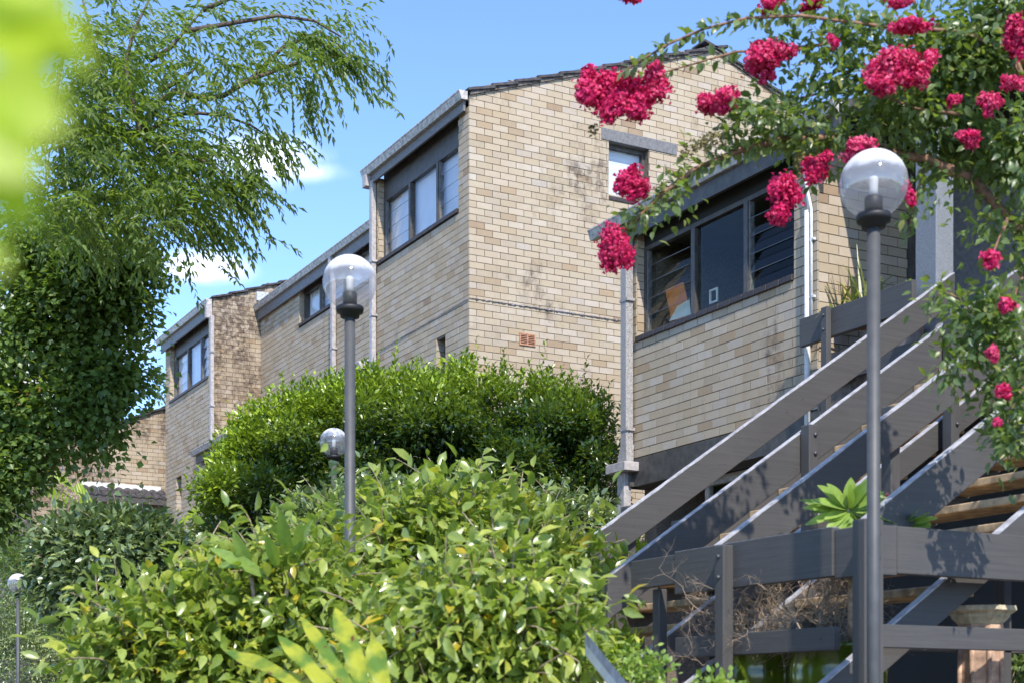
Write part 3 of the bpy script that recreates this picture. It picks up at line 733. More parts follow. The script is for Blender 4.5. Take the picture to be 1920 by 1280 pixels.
m = MB(); m.hexa([(XF - .05, yg0, ZB - .07), (XF + 4, yg0, ZB + 1.36), (XF + 4, yg1 - .02, ZB + 1.36), (XF - .05, yg1 - .02, ZB - .07), (XF - .05, yg0, ZB), (XF + 4, yg0, ZB + 1.42), (XF + 4, yg1 - .02, ZB + 1.42), (XF - .05, yg1 - .02, ZB)]); m.build('roof', M['tile'], hB)
# floor beam and undercroft of B
zbm = zbB - .30
bx('beam', M['paint'], hB, XF - .02, XF + .25, yB0 - .05, yB1 - .02, zbm, zbB - .012, .004)
bx('beam_cap', M['paint'], hB, XF - .07, XF + .05, yB1 - .16, yB1 - .03, zbm - .0, zbB - .03, .004)
bx('undercroft_shade_backing', M['dark'], hB, XF + .9, XF + 1.0, yB0 - 6, yB1, -1.6, zbm + .2)  # near-black sheet, its colour stands in for the shade under the house
bx('undercroft_panel', M['paint_mid'], hB, XF + .35, XF + .40, yB0 + 1.9, yB1 - .3, 1.25, zbm - .35)
uf = MB(); ya_, yb_ = yB0 + .9, yB0 + 2.0
uf.box(XF + .30, XF + .36, ya_, ya_ + .06, 1.25, zbm); uf.box(XF + .30, XF + .36, yb_, yb_ + .06, 1.25, zbm); uf.box(XF + .30, XF + .36, ya_ + .06, yb_, zbm - .08, zbm); uf.box(XF + .30, XF + .36, yB0, ya_, zbm - .5, zbm - .44)
o = uf.build('window', M['pipe'], hB); bx('glass_pane', M['glass_dark'], o, XF + .325, XF + .333, ya_ + .06, yb_, 1.25, zbm - .08)
pyB, _ = on_front(1176, 650, XF - .07)
downpipe(hB, XF - .03, pyB - .0, zbB + .12, ZB - .25, .115, .09, 'pipe_speckled', brk=(4.2, 2.86))
bx('rainhead', M['gutter'], hB, XF - .15, XF - .03, pyB + .03, pyB + .2, ZB - .40, ZB - .12, .006)
m = MB(); m.hexa([(XF - .12, pyB - .06, zbB - .06), (XF - .03, pyB - .06, zbB - .06), (XF - .03, pyB + .12, zbB - .06), (XF - .12, pyB + .12, zbB - .06), (XF - .12, pyB - .0575, zbB + .13), (XF - .03, pyB - .0575, zbB + .13), (XF - .03, pyB + .0575, zbB + .13), (XF - .12, pyB + .0575, zbB + .13)]); m.build('pipe_shoe', M['pipe_speckled'], hB)
bx('rainhead', M['pipe'], hB, XF - .20, XF - .02, pyB - .15, pyB + .22, zbB - .15, zbB - .055, .006)
downpipe(hB, XF - .03, pyB + .05, -1.0, zbB - .15, .14, .09, 'pipe', brk=())
m = MB(); m.hexa([(XF - .03, yB1 - .02, zbB - .02), (XF - .02, yB1 - .02, zbB - .02), (XF - .02, yB1 - .12, zbB - .02), (XF - .03, yB1 - .12, zbB - .02), (XF - .035, yB1 - .06, zbB + .14), (XF - .015, yB1 - .06, zbB + .14), (XF - .015, yB1 - .16, zbB + .14), (XF - .035, yB1 - .16, zbB + .14)]); m.build('lead_flashing', M['lead'], hB)
# white conduit near the corner of B
wy, _ = on_front(1514, 500, XF - .03); zc1 = on_front(1512, 355, XF)[1]; zj = on_front(1512, 400, XF)[1]
m = MB(); m.tube([(XF - .03, wy, 1.9), (XF - .03, wy, zj)], .028, 10); m.tube([(XF - .03, wy - .02, zj - .02), (XF - .03, wy + .01, zj + .22), (XF - .01, wy + .06, zj + .42)], .014, 8)
m.tube([(XF - .03, wy - .055, 3.2), (XF - .03, wy - .05, zj), (XF - .03, wy + .02, zj + .24), (XF - .012, wy + .07, zj + .42)], .014, 8); cdt = m.build('conduit', M['white'], hB)
for zz in (3.55, 4.05, 3.2): bx('pipe_clip', M['white'], cdt, XF - .04, XF - .012, wy - .09, wy + .03, zz, zz + .02)
# porch: post, door wall, ceiling
px0, _ = on_side(1716, 400, 8.75)
bx('porch_post', M['post_grey'], hB, px0, px0 + .19, 8.52, 8.75, 2.2, ZB - .1, .006)
bx('porch_wall', M['paint_mid'], hB, xq + .25, xq + .35, 3.5, yB0, 2.2, ZB - .1)
bx('porch_wall', M['paint'], hB, xq - .01, xq + .25, yB0 - .05, yB0 + .1, 2.2, ZB - .1)
dr = bx('door', M['dark'], hB, xq + .20, xq + .245, 7.2, 8.2, 2.4, 4.5)
for k in range(4): bx('door_panel', M['paint'], dr, xq + .185, xq + .199, 7.25 + k * .24, 7.45 + k * .24, 2.5, 4.4)
bx('door_frame', M['paint_mid'], hB, xq + .17, xq + .24, 8.2, 8.32, 2.4, 4.6)
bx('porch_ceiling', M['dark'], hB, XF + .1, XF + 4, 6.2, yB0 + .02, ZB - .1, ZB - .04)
# deck floor
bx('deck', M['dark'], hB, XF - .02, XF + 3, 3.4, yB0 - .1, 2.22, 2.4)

# orange poster and little picture frame inside B's window
def y_at(u, x): return on_front(u, 0, x)[0]
xp = XF + .17
m = MB(); q = [on_front(1247, 545, xp), on_front(1281, 529, xp), on_front(1296, 596, xp), on_front(1259, 601, xp)]
m.add([(xp + d, a, b) for d in (0, .004) for a, b in q], [(0, 1, 2, 3), (7, 6, 5, 4), (0, 4, 5, 1), (1, 5, 6, 2), (2, 6, 7, 3), (3, 7, 4, 0)])
po = m.build('poster', M['orange']); tag(po, 'orange and white card leaning inside the left louvres of the nearest house', 'poster')
m = MB(); q = [on_front(1255, 603, xp), on_front(1270, 575, xp), on_front(1293, 562, xp), on_front(1296, 590, xp)]
m.add([(xp - .003, a, b) for a, b in q], [(0, 1, 2, 3)]); m.build('poster_print', M['card'], po)
m = MB(); q = [on_front(1251, 548, xp), on_front(1256, 556, xp), on_front(1263, 548, xp)]
fy, fz = on_front(1337, 555, XF + .2); m = MB(); w_, h_, t_ = .13, .14, .018
m.box(XF + .2, XF + .215, fy - w_ / 2, fy + w_ / 2, fz - h_ / 2, fz - h_ / 2 + t_); m.box(XF + .2, XF + .215, fy - w_ / 2, fy + w_ / 2, fz + h_ / 2 - t_, fz + h_ / 2)
m.box(XF + .2, XF + .215, fy - w_ / 2, fy - w_ / 2 + t_, fz - h_ / 2 + t_, fz + h_ / 2 - t_); m.box(XF + .2, XF + .215, fy + w_ / 2 - t_, fy + w_ / 2, fz - h_ / 2 + t_, fz + h_ / 2 - t_)
tag(m.build('picture_frame', M['card']), 'small white picture frame standing on the sill behind the middle pane', 'picture frame')

# ---- far pale building with an orange panel behind the tree, left edge
hW = empty('distant_building', at(40, 1200, 60)); tag(hW, 'distant white building with orange panels glimpsed through the dark tree at the left edge', 'building')
def slab_uv(name, mat, u0, u1, v0, v1, Y, th, parent):
    p = at(u0, v1, Y); q = at(u1, v1, Y); r_ = at(u0, v0, Y); d = Vector((.48, .877, 0)) * th; up = Vector((0, 0, r_.z - p.z))
    m = MB(); m.hexa([p, q, q + d, p + d, p + up, q + up, q + d + up, p + d + up]); return m.build(name, M[mat], parent)
slab_uv('wall', 'housewhite', -120, 150, 600, 1120, 60, 6, hW)
slab_uv('upper_wall', 'housewhite', -120, 52, 560, 600, 60, 6, hW)
slab_uv('orange_panel', 'houseorange', 18, 74, 720, 812, 59.8, .15, hW)
for (a, b, c, d) in ((-20, 8, 640, 700), (22, 46, 650, 700), (84, 120, 730, 790)): slab_uv('window', 'glass_dark', a, b, c, d, 59.9, .05, hW)

# ------------------------------------------------------------------ stairs
SR = .675
def rail_z(x, drop=0): return 3.43 - SR * (8.62 - x) - drop
def sloped(name, mat, parent, y0, y1, x0, x1, drop, h, cap=True, wob=0):
    m = MB(); n = 6
    m.hexa([(x0, y0, rail_z(x0, drop) - h), (x1, y0, rail_z(x1, drop) - h), (x1, y1, rail_z(x1, drop) - h), (x0, y1, rail_z(x0, drop) - h),
            (x0, y0, rail_z(x0, drop)), (x1, y0, rail_z(x1, drop)), (x1, y1, rail_z(x1, drop)), (x0, y1, rail_z(x0, drop))])
    o = m.build(name, M[mat], parent, .004)
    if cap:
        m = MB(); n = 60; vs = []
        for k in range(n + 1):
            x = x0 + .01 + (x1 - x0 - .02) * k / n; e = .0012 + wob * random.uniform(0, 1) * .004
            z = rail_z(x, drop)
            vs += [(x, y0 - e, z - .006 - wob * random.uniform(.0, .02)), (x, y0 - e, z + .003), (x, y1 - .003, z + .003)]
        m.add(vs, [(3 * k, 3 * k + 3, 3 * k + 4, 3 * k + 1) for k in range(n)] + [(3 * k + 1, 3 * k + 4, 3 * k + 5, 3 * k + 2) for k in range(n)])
        m.build('worn_glare_edge', M['worn_glare'], o)  # pale strip paints glare and worn paint along the top edge
    return o
def post(parent, x, y, z0, z1, w=.075, bolts=(), side='y', mat='timber_up'):
    o = bx('post', M[mat], parent, x - w / 2, x + w / 2, y - .045, y + .045, z0, z1, .006)
    for zb in bolts:
        m = MB()
        c = Vector((x + .008, y - .045, zb)); m.tube([c, c + Vector((0, -.012, 0))], .012, 6); m.build('bolt', M['bolt'], o)
    return o
def flight(label, yfar, ynear, x0, x1, posts_near, posts_far, hboard=.245, nose=.0, xt0=None):
    s = empty('staircase', (x0, yfar, rail_z(x0, .9))); tag(s, label, 'staircase')
    sloped('handrail_board', 'timber', s, yfar - .0, yfar + .045, x0, x1, 0, hboard, True, .3)
    sloped('handrail_board', 'timber', s, ynear - .0, ynear + .045, x0, x1, 0, hboard + .015, True, 0)
    sloped('stringer', 'timber', s, yfar + .05, yfar + .10, x0 - .25, x1 + .1, .65, .27, True, 0)
    sloped('stringer', 'timber', s, ynear + .05, ynear + .10, x0 - .25, x1 + .1, .65, .20, True, 0)
    x = (xt0 or x0) - .2
    while x < x1:
        z = rail_z(x, .66)
        t = MB(); t.box(x - .0, x + .29, ynear + .105, yfar + .045, z - .045, z)
        t.build('tread', M['tread'], s, .005)
        x += .267
    for xx in posts_near: post(s, xx, ynear - .05, rail_z(xx, .95), rail_z(xx) + .02, .075, (rail_z(xx, .045), rail_z(xx, .165), rail_z(xx, .70)))
    for xx in posts_far: post(s, xx, yfar + .09, rail_z(xx, .95), rail_z(xx, -.0), .075)
    return s
yR1, yR2, yR3, yR5 = 8.45, 7.36, 6.50, 5.36
def xr(u, y): k = (u - 960) / FP; return (0.48 + 0.877 * k) * y / (0.877 - 0.48 * k)
flight('grey timber stair flight farther from the camera, beside the brick house, rising to its porch', yR1, yR2, 4.68, 8.62,
       (xr(1508, yR2), xr(1773, yR2)), (5.6,))
flight('grey timber stair flight nearer the camera behind the corner railing, open brown treads', yR3, yR5, 4.84, 9.4,
       (6.9,), (xr(1690, yR3), 8.3), xt0=5.62)

# porch rail beside the top of the stairs
rl = empty('porch_railing', (8.3, 9.9, 2.4)); tag(rl, 'short grey timber porch railing with bolted post under the potted strappy plant', 'railing')
bx('rail_board', M['timber_flat'], rl, 8.27, 8.32, 8.56, 9.92, 3.35 - .24, 3.35, .004)
bx('rail_board', M['timber_flat'], rl, 8.27, 8.32, 8.56, 9.60, 2.72, 2.86, .004)
o = bx('post', M['timber_up'], rl, 8.215, 8.268, 9.50, 9.58, 2.25, 3.36, .006)
for zb in (3.29, 3.17, 2.80):
    m = MB(); m.tube([(8.215, 9.54, zb), (8.203, 9.54, zb)], .013, 6); m.build('bolt', M['bolt'], o)
bx('slat_screen', simple('weathered_boards', (.22, .18, .155), .85, .4, 8, .004, vec=None), rl, 8.40, 8.43, 8.6, 9.75, 2.3, 3.02)
# corner railing in front
DR = empty('deck_railing', (4.75, 5.2, -.6)); tag(DR, 'grey timber corner railing with two rail levels, in front of the stairs at lower right', 'railing')
ZR = .85
bx('rail_board', M['timber_flat'], DR, 4.73, 4.775, 6.74, 7.19, ZR - .165, ZR, .004)
bx('rail_board', M['timber_flat'], DR, 4.722, 4.772, 5.42, 6.735, ZR - .225, ZR + .012, .004)
bx('rail_board', M['timber_flat'], DR, 4.735, 4.90, 5.17, 5.42, ZR - .235, ZR - .0, .004)
bx('rail_board', M['timber_flat'], DR, 4.902, 9.5, 5.17, 5.215, ZR - .225, ZR - .0, .004)
bx('rail_board', M['timber_flat'], DR, 4.73, 4.772, 5.42, 6.74, .27, .385, .004)
bx('rail_board', M['timber_flat'], DR, 4.74, 9.5, 5.17, 5.21, .275, .385, .004)
bx('rail_board', M['paint'], DR, 4.9, 9.5, 5.9, 5.95, .30, .44, .004)
bx('worn_glare_edge', M['worn_glare'], DR, 4.7225, 4.772, 5.43, 6.73, ZR + .0122, ZR + .014)  # same painted glare and wear on the front rail
o = bx('post', M['timber_up'], DR, 4.66, 4.728, 6.20, 6.28, -1.6, ZR + .0, .006)
for zb in (ZR - .06, ZR - .17):
    m = MB(); m.tube([(4.66, 6.24, zb), (4.648, 6.24, zb)], .012, 6); m.build('bolt', M['bolt'], o)
o = bx('post', M['timber_up'], DR, 4.615, 4.73, 5.075, 5.165, -1.6, ZR + .01, .006)
for zb in (ZR - .06, ZR - .17):
    m = MB(); m.tube([(4.69, 5.075, zb), (4.69, 5.063, zb)], .012, 6); m.build('bolt', M['bolt'], o)
bx('post', M['timber_up'], DR, 4.80, 4.86, 7.0, 7.07, -1.6, ZR - .17, .006)
bx('post', M['timber_up'], DR, 6.4, 6.46, 5.9, 5.98, -1.6, ZR - .1, .006)
# lower landing and a sloping grey handrail coming up from the lower left
ld = bx('landing', M['tread'], None, 4.2, 4.95, 6.9, 8.6, -.35, -.28); tag(ld, 'low timber landing at the foot of the farther stair flight', 'landing')
hr = empty('lower_handrail', at(1140, 1240, 5.2)); tag(hr, 'pale grey sloping handrail board coming down at bottom centre right', 'handrail')
p, q = at(1098, 1186, 6.1), at(1215, 1330, 5.2); d = Vector((.877, -.48, 0)) * .04; up = Vector((0, 0, .09)); fw = Vector((.48, .877, 0)) * .05
m = MB(); m.hexa([p - up, q - up, q - up + fw, p - up + fw, p, q, q + fw, p + fw]); hb = m.build('handrail_board', M['white'], hr)
m = MB(); m.hexa([p - up * .5 - fw * .05, q - up * .5 - fw * .05, q - up * .5, p - up * .5, p + up * .05 - fw * .05, q + up * .05 - fw * .05, q + fw + up * .05, p + fw + up * .05]); m.build('worn_glare_edge', M['worn_glare'], hb)
# distant stair fragments at left
for (pts, lab) in ((((60, 1148), (120, 1108), (137, 1122), (80, 1160), 22), 'grey sloped stair board behind the small far lamp at lower left'),
                   (((330, 1100), (372, 1065), (378, 1078), (338, 1112), 16), 'grey stair board glimpsed between the camellia and the front shrubs')):
    a, b, c, d_, Y = pts; m = MB(); V = [at(*k, Y) for k in (d_, c, b, a)]; f2 = Vector((.48, .877, 0)) * .08
    m.add([v for v in V] + [v + f2 for v in V], [(0, 1, 2, 3), (7, 6, 5, 4), (0, 4, 5, 1), (1, 5, 6, 2), (2, 6, 7, 3), (3, 7, 4, 0)]); tag(m.build('stair_board', M['paint_mid']), lab, 'stair board')
# near-black backing added behind the stairs, its colour stands in for shade
rw = bx('shade_backing', M['dark'], None, 10.2, 10.4, 2, 9.3, -1.6, 2.2); tag(rw, 'near-black backing added behind the stair flights to stand in for shade', 'wall')

# ------------------------------------------------------------------ lamps
def lamp(u, v, Y, label, zb=-1.6, d=.3, first=False):
    c = at(u, v, Y); r = d / 2
    L = empty('garden_lamp', (c.x, c.y, zb)); tag(L, label, 'lamp', 'globe lamps in the garden')
    m = MB(); m.tube([(c.x, c.y, zb), (c.x, c.y, c.z - r * .98)], .0295, 20); m.build('pole', M['lamp_pole'], L)
    m = MB(); m.lathe((c.x, c.y, c.z - r), [(.0, -.045), (.052, -.045), (.055, -.02), (.073, -.018), (.078, .002), (.074, .014), (.045, .018), (.0, .018)], 28); m.build('collar', M['collar'], L)
    m = MB(); n = 22; prof = []
    for k in range(n + 1):
        t = math.pi * (.13 + .87 * k / n); prof.append((max(.0001, r * math.sin(t)), -r * math.cos(t) * (1.0)))
    m.lathe((c.x, c.y, c.z), prof, 40); g = m.build('globe', M['globe'], L)
    m = MB(); m.lathe((c.x, c.y, c.z - r), [(.0, .018), (.04, .02), (.04, .09), (.034, .095), (0, .095)], 20); sk = m.build('socket', M['collar'], L)
    m = MB(); m.lathe((c.x, c.y, c.z - r), [(.0, .096), (.017, .096), (.019, .12), (.021, .17), (.016, .182), (0, .184)], 16); m.build('bulb', M['bulb'], sk)
    return L
lamp(1638, 346, 6.5, 'large globe lamp on a grey pole in front of the stair corner railing')
lamp(656, 530, 8.1, 'tall globe lamp whose pole rises from the front shrubs, globe before the brick walls')
lamp(626, 829, 15.2, 'half hidden small globe lamp behind a taller pole and in front of the hedge')
lamp(34, 1093, 22.0, 'smallest globe lamp, low at the left edge beside the camellia')

# ------------------------------------------------------------------ foliage
T4 = np.array([[0, 0, 0], [-.5, .42, .10], [0, .45, 0], [.5, .42, .10], [0, 1, -.10]])          # folded leaf
F4 = [(0, 2, 1), (1, 2, 4), (0, 3, 2), (2, 3, 4)]
T8 = np.array([[0, 0, 0], [-.42, .26, .07], [0, .3, 0], [.42, .26, .07], [-.46, .58, .04], [0, .62, -.03], [.46, .58, .04], [0, 1, -.17]])
F8 = [(0, 2, 1), (0, 3, 2), (1, 2, 5), (1, 5, 4), (2, 3, 6), (2, 6, 5), (4, 5, 7), (5, 6, 7)]
def unit(a): return a / np.maximum(np.linalg.norm(a, axis=1, keepdims=True), 1e-9)
def frames(d, nrm):
    y = unit(d); x = unit(np.cross(y, nrm)); z = np.cross(x, y)
    return np.stack([x, y, z], axis=2)           # columns
def leaves(name, P, D, Nn, L, wr, mat, parent, tint, big=False, curl=1.0, parts=0, part_name='leaf', stuff=True):
    T = (T8 if big else T4) * np.array([wr, 1, curl]); F = F8 if big else F4
    Fm = frames(D, Nn); V = P[:, None, :] + np.einsum('nij,kj->nki', Fm, T) * L[:, None, None]
    n = len(P); keep = np.ones(n, bool)
    if parts:
        Yd = P[:, 0] * .48 + P[:, 1] * .877; Xc = P[:, 0] * .877 - P[:, 1] * .48
        u = 960 + FP * Xc / Yd; v = HZ - FP * P[:, 2] / Yd
        ok = (u > 5) & (u < 1915) & (v > 5) & (v < 1275)
        order = np.argsort(np.where(ok, Yd / L, 1e9))[:parts]
        lib = []
        for k in range(10):
            i = order[k % len(order)]
            lib.append(np_mesh(part_name, T[None], F, mat, tint[order[(k * 29) % len(order)]][None], True))
        pinv = wm(parent).inverted()
        for c, i in enumerate(order):
            keep[i] = False
            o = bpy.data.objects.new(part_name, lib[c % 10]); COL.objects.link(o); o.parent = parent
            mt = Matrix([[*(Fm[i][r_] * L[i]), P[i][r_]] for r_ in range(3)] + [[0, 0, 0, 1]])
            o.matrix_local = pinv @ mt
    me = np_mesh(name, V[keep], F, mat, tint[keep], True); o = put(name, me, parent)
    if stuff: o['kind'] = 'stuff'
    return o
def blob_clumps(blobs, nclump, shell=.55, squash=None):
    "blobs (centre, (rx along view-right, ry along view, rz)) -> clump centres and outward normals"
    vol = np.array([b[1][0] * b[1][2] * (b[2] if len(b) > 2 else 1) for b in blobs]); vol /= vol.sum()
    C = []; O = []; rt = np.array([.877, -.48, 0]); fwv = np.array([.48, .877, 0]); up = np.array([0, 0, 1.])
    idx = RNG.choice(len(blobs), nclump, p=vol)
    for i in idx:
        c, r = blobs[i][0], blobs[i][1]
        q = RNG.normal(size=3); q /= np.linalg.norm(q); rad = RNG.uniform(shell, 1.0) ** .7 * (1 + .08 * RNG.normal())
        if RNG.random() < .6 and q[1] > .2: q[1] *= -1
        w = rt * q[0] * r[0] + fwv * q[1] * r[1] + up * q[2] * r[2]
        C.append(np.array(c) + w * rad); O.append(unit((rt * q[0] / r[0] + fwv * q[1] / r[1] + up * q[2] / r[2])[None])[0])
    return np.array(C), np.array(O)
def clumped(C, O, per, spread, outw=.7, upw=.3, rnd=.7, droop=0.):
    n = len(C) * per; ci = np.repeat(np.arange(len(C)), per)
    off = RNG.normal(size=(n, 3)) * spread
    P = C[ci] + off
    D = unit(O[ci] * outw + np.array([0, 0, upw - droop]) + unit(off) * .6 + RNG.normal(size=(n, 3)) * rnd * .6)
    Nn = unit(O[ci] * .45 + np.array([0, 0, .8]) + RNG.normal(size=(n, 3)) * .45)
    return P, D, Nn, ci
def px(u, v, Y, ru, rv, rd=None, w=1.):
    c = at(u, v, Y); k = Y / FP
    return (tuple(c), (ru * k, rd if rd else (ru + rv) * .5 * k, rv * k), w)
def tints(n, ci=None, nc=None, young=None, cl=.5):
    t = RNG.random((n, 3))
    if ci is not None: t[:, 0] = np.clip(t[:, 0] * (1 - cl) + RNG.random(nc)[ci] * cl, 0, 1)
    t[:, 1] = 0 if young is None else np.clip(young, 0, 1)
    return t
def stems(parent, base, tips, r0, mat, name='branch', wob=.08):
    for t in tips:
        b = Vector(base); t = Vector(t); m = MB(); pts = []; n = 7
        for k in range(n):
            a = k / (n - 1); p = b.lerp(t, a) + Vector([random.uniform(-wob, wob) for _ in range(3)]) * (math.sin(a * math.pi)); p.z += .15 * math.sin(a * math.pi) * (t - b).length * .3
            pts.append(p)
        m.tube(pts, [r0 * (1 - .75 * k / (n - 1)) for k in range(n)], 6); m.build(name, mat, parent)

# -- big clipped hedge tree
HY = 16.6
hb = [px(700, 722, HY, 30, 22), px(925, 735, HY, 20, 26), px(1075, 748, HY, 20, 26), px(530, 775, HY, 22, 22), px(860, 705, HY, 24, 28), px(1010, 735, HY, 22, 26), px(590, 742, HY, 22, 24), px(760, 718, HY, 26, 20), px(470, 800, HY, 26, 28), px(1110, 770, HY, 30, 30), px(515, 895, HY, 105, 112), px(560, 835, HY, 115, 90), px(680, 815, HY, 125, 100), px(800, 810, HY, 125, 100), px(930, 815, HY, 125, 92), px(1035, 850, HY, 108, 105),
      px(1095, 920, HY, 65, 100), px(960, 900, HY, 160, 100), px(760, 900, HY, 160, 110), px(600, 950, HY, 160, 100), px(445, 985, HY, 72, 78), px(1080, 1000, HY, 70, 90), px(430, 890, HY, 28, 50, .25, 1.5)]
for k in range(46):
    bu = RNG.uniform(400, 1140); bv = RNG.uniform(0, 1); tv = np.interp(bu, [400, 470, 560, 680, 860, 1000, 1100, 1150], [900, 835, 785, 745, 728, 740, 770, 850])
    hb.append(px(bu, tv + 8 + bv * 210, HY - RNG.uniform(.5, 1.05), RNG.uniform(22, 42), RNG.uniform(18, 34), .3, 1.3))
hg = empty('hedge_tree', at(780, 1500, HY)); tag(hg, 'broad dense dark green tree with lime new shoots along its top, before the middle house', 'tree')
C, O = blob_clumps(hb, 7600, .72)
P, D, Nn, ci = clumped(C, O, 13, .062, .6, .35)
Yd = P[:, 0] * .48 + P[:, 1] * .877; uu = 960 + FP * (P[:, 0] * .877 - P[:, 1] * .48) / Yd; vv = HZ - FP * P[:, 2] / Yd
topv = np.interp(uu, [380, 420, 480, 560, 680, 860, 1000, 1100, 1160], [865, 820, 785, 745, 712, 700, 712, 735, 815])
yg = np.clip(1 - (vv - topv) / np.where(uu < 900, 95, 55), 0, 1) * np.clip(RNG.random(len(P)) * 1.1, .0, 1) * np.interp(uu, [380, 900, 1150], [1.25, .95, .55])
yg = np.maximum(yg, np.where((uu < 470) & (vv < 960) & (vv > 800), RNG.random(len(P)) * .9, 0) * (uu < 445))
leaves('foliage', P, D, Nn, RNG.uniform(.045, .085, len(P)), .52, L_['hedge'], hg, tints(len(P), ci, len(C), yg), stuff=False)
# shoots along the top
sP = []; sD = []
for k in range(300):
    u = RNG.uniform(400, 1150); v = np.interp(u, [380, 420, 480, 560, 680, 860, 1000, 1100, 1160], [885, 850, 805, 768, 735, 715, 728, 755, 820]) + RNG.uniform(-5, 30); b = at(u, v, HY + RNG.uniform(-.7, .5))
    H = RNG.uniform(.1, .34) + (.2 if RNG.random() < .15 else 0); tl = Vector((RNG.uniform(-.3, .3), RNG.uniform(-.3, .3), 1)).normalized()
    for j in range(14):
        a = j / 13; ang = j * 2.4
        sP.append(b + tl * H * a); sD.append((math.cos(ang) * .8, math.sin(ang) * .8, .55 + .5 * a))
sP = np.array(sP); sD = np.array(sD)
leaves('new_shoots', sP, sD, RNG.normal(size=sP.shape) * .3 + np.array([0, 0, 1]), RNG.uniform(.05, .08, len(sP)), .5, L_['hedge'], hg, tints(len(sP), None, None, RNG.uniform(.15, 1, len(sP)) * np.interp(960 + FP * (sP[:, 0] * .877 - sP[:, 1] * .48) / (sP[:, 0] * .48 + sP[:, 1] * .877), [400, 900, 1150], [1, .8, .4])), stuff=False)
stems(hg, at(780, 1560, HY), [at(u, v, HY - .3) for u, v in ((560, 860), (700, 850), (860, 820), (980, 860), (1060, 900), (480, 920), (790, 900))], .05, M['twig'])
m = MB(); m.tube([at(780, 1640, HY), at(780, 1500, HY)], .12, 8); m.build('trunk', M['bark'], hg)

def shrub(name, label, cat, blobs, ncl, per, spread, ln, wr, mat, base, nst=6, parts=290, shell=.5, big=True, young=None, outw=.6, droop=.3, stemmat='twig', sr=.02, cl=.5, curl=1., sprigs=0):
    s = empty(name, base); tag(s, label, cat)
    C, O = blob_clumps(blobs, ncl, shell); P, D, Nn, ci = clumped(C, O, per, spread, outw, .3, .8, droop)
    if sprigs:
        m = MB(); eP = []; eD = []
        for k in range(sprigs):
            i = RNG.integers(len(C)); p = Vector(C[i]); d = (Vector(O[i]) * .7 + Vector((0, 0, .55)) + Vector(RNG.normal(size=3)) * .3).normalized(); H = ln * RNG.uniform(2.2, 4.2); pts = [p - d * H * .8]
            for j in range(9):
                p = p + d * H / 9; d = (d + Vector((0, 0, -.07)) + Vector(RNG.normal(size=3)) * .05).normalized(); pts.append(p)
                sd = Vector(RNG.normal(size=3)).cross(d).normalized(); eP.append(tuple(p)); eD.append(tuple(sd * .9 + d * .5 + Vector((0, 0, -.25))))
            m.tube(pts, [.006 - .0004 * q for q in range(len(pts))], 4, False)
        o = m.build('sprigs', M[stemmat], s); o['kind'] = 'stuff'
        eP, eD = np.array(eP), np.array(eD); P = np.concatenate([P, eP]); D = np.concatenate([D, eD]); Nn = np.concatenate([Nn, RNG.normal(size=eP.shape) * .5 + np.array([0, 0, .9])]); ci = np.concatenate([ci, RNG.integers(len(C), size=len(eP))])
    n = len(P); y = None
    if young: y = np.clip((RNG.random(n) - (1 - young)) / max(young, .01), 0, 1) * .9
    leaves('foliage', P, D, Nn, ln * RNG.uniform(.5, 1.2, n) ** .8, wr, L_[mat], s, tints(n, ci, len(C), y, cl), big, curl, parts)
    if nst: stems(s, base, [tuple(C[RNG.integers(len(C))]) for _ in range(nst)], sr, M[stemmat])
    return s
# -- middle band shrub under the hedge
shrub('glossy_shrub', 'glossy mid green shrub just below the dark tree, behind the light shrubs', 'shrub',
      [px(630, 990, 11.5, 90, 50), px(760, 965, 11.5, 100, 45), px(900, 970, 11.5, 120, 45), px(1030, 995, 11.5, 110, 50), px(570, 1010, 11.5, 50, 50), px(690, 935, 11.5, 40, 24), px(1120, 1010, 11.5, 40, 40)], 1500, 12, .07, .075, .48, 'camellia', at(830, 1500, 11.5), 8, 280, sprigs=160, young=.35)
# -- camellia at left
shrub('camellia_bush', 'dark camellia bush with glossy leaves below the small tiled awning at left', 'shrub',
      [px(200, 1040, 13, 115, 68), px(125, 1065, 13, 52, 65), px(275, 1055, 13, 66, 68), px(200, 1105, 13, 120, 65), px(322, 1045, 13, 26, 36), px(235, 1010, 13, 80, 26), px(160, 1005, 13, 25, 16), px(290, 1010, 13, 22, 16)], 1900, 12, .075, .10, .5, 'camellia', at(210, 1330, 13), 8, 290, sprigs=60, young=.12)
# -- foreground shrubs
shrub('broadleaf_shrub', 'light green broad leaved shrub filling the lower middle around the tall lamp pole', 'shrub',
      [px(750, 1060, 9.2, 100, 80), px(870, 1040, 9.2, 105, 85), px(970, 1070, 9.2, 90, 70), px(650, 1085, 9.2, 65, 65), px(1060, 1095, 9.2, 55, 50), px(860, 955, 9.2, 20, 28, None, .5), px(1000, 985, 9.2, 30, 25, None, .5), px(740, 975, 9.2, 40, 18, None, .5), px(940, 950, 9.2, 22, 22, None, .5)], 480, 12, .13, .125, .44, 'shrub', at(850, 1560, 9.2), 24, 290, sprigs=130, young=.3, droop=.45)
shrub('broadleaf_shrub', 'light green drooping shrub nearest the stairs at bottom centre', 'shrub',
      [px(880, 1180, 6.6, 150, 85), px(980, 1178, 6.6, 90, 82), px(790, 1220, 6.6, 120, 80), px(1000, 1250, 6.6, 120, 80), px(1075, 1120, 6.6, 30, 40, None, .6), px(850, 1290, 6.6, 190, 60), px(960, 1060, 6.6, 50, 30, None, .4), px(800, 1110, 6.6, 50, 30, None, .4)], 400, 11, .11, .105, .42, 'shrub', at(930, 1800, 6.8), 30, 290, sprigs=120, shell=.25, young=.25, droop=.6, sr=.012)
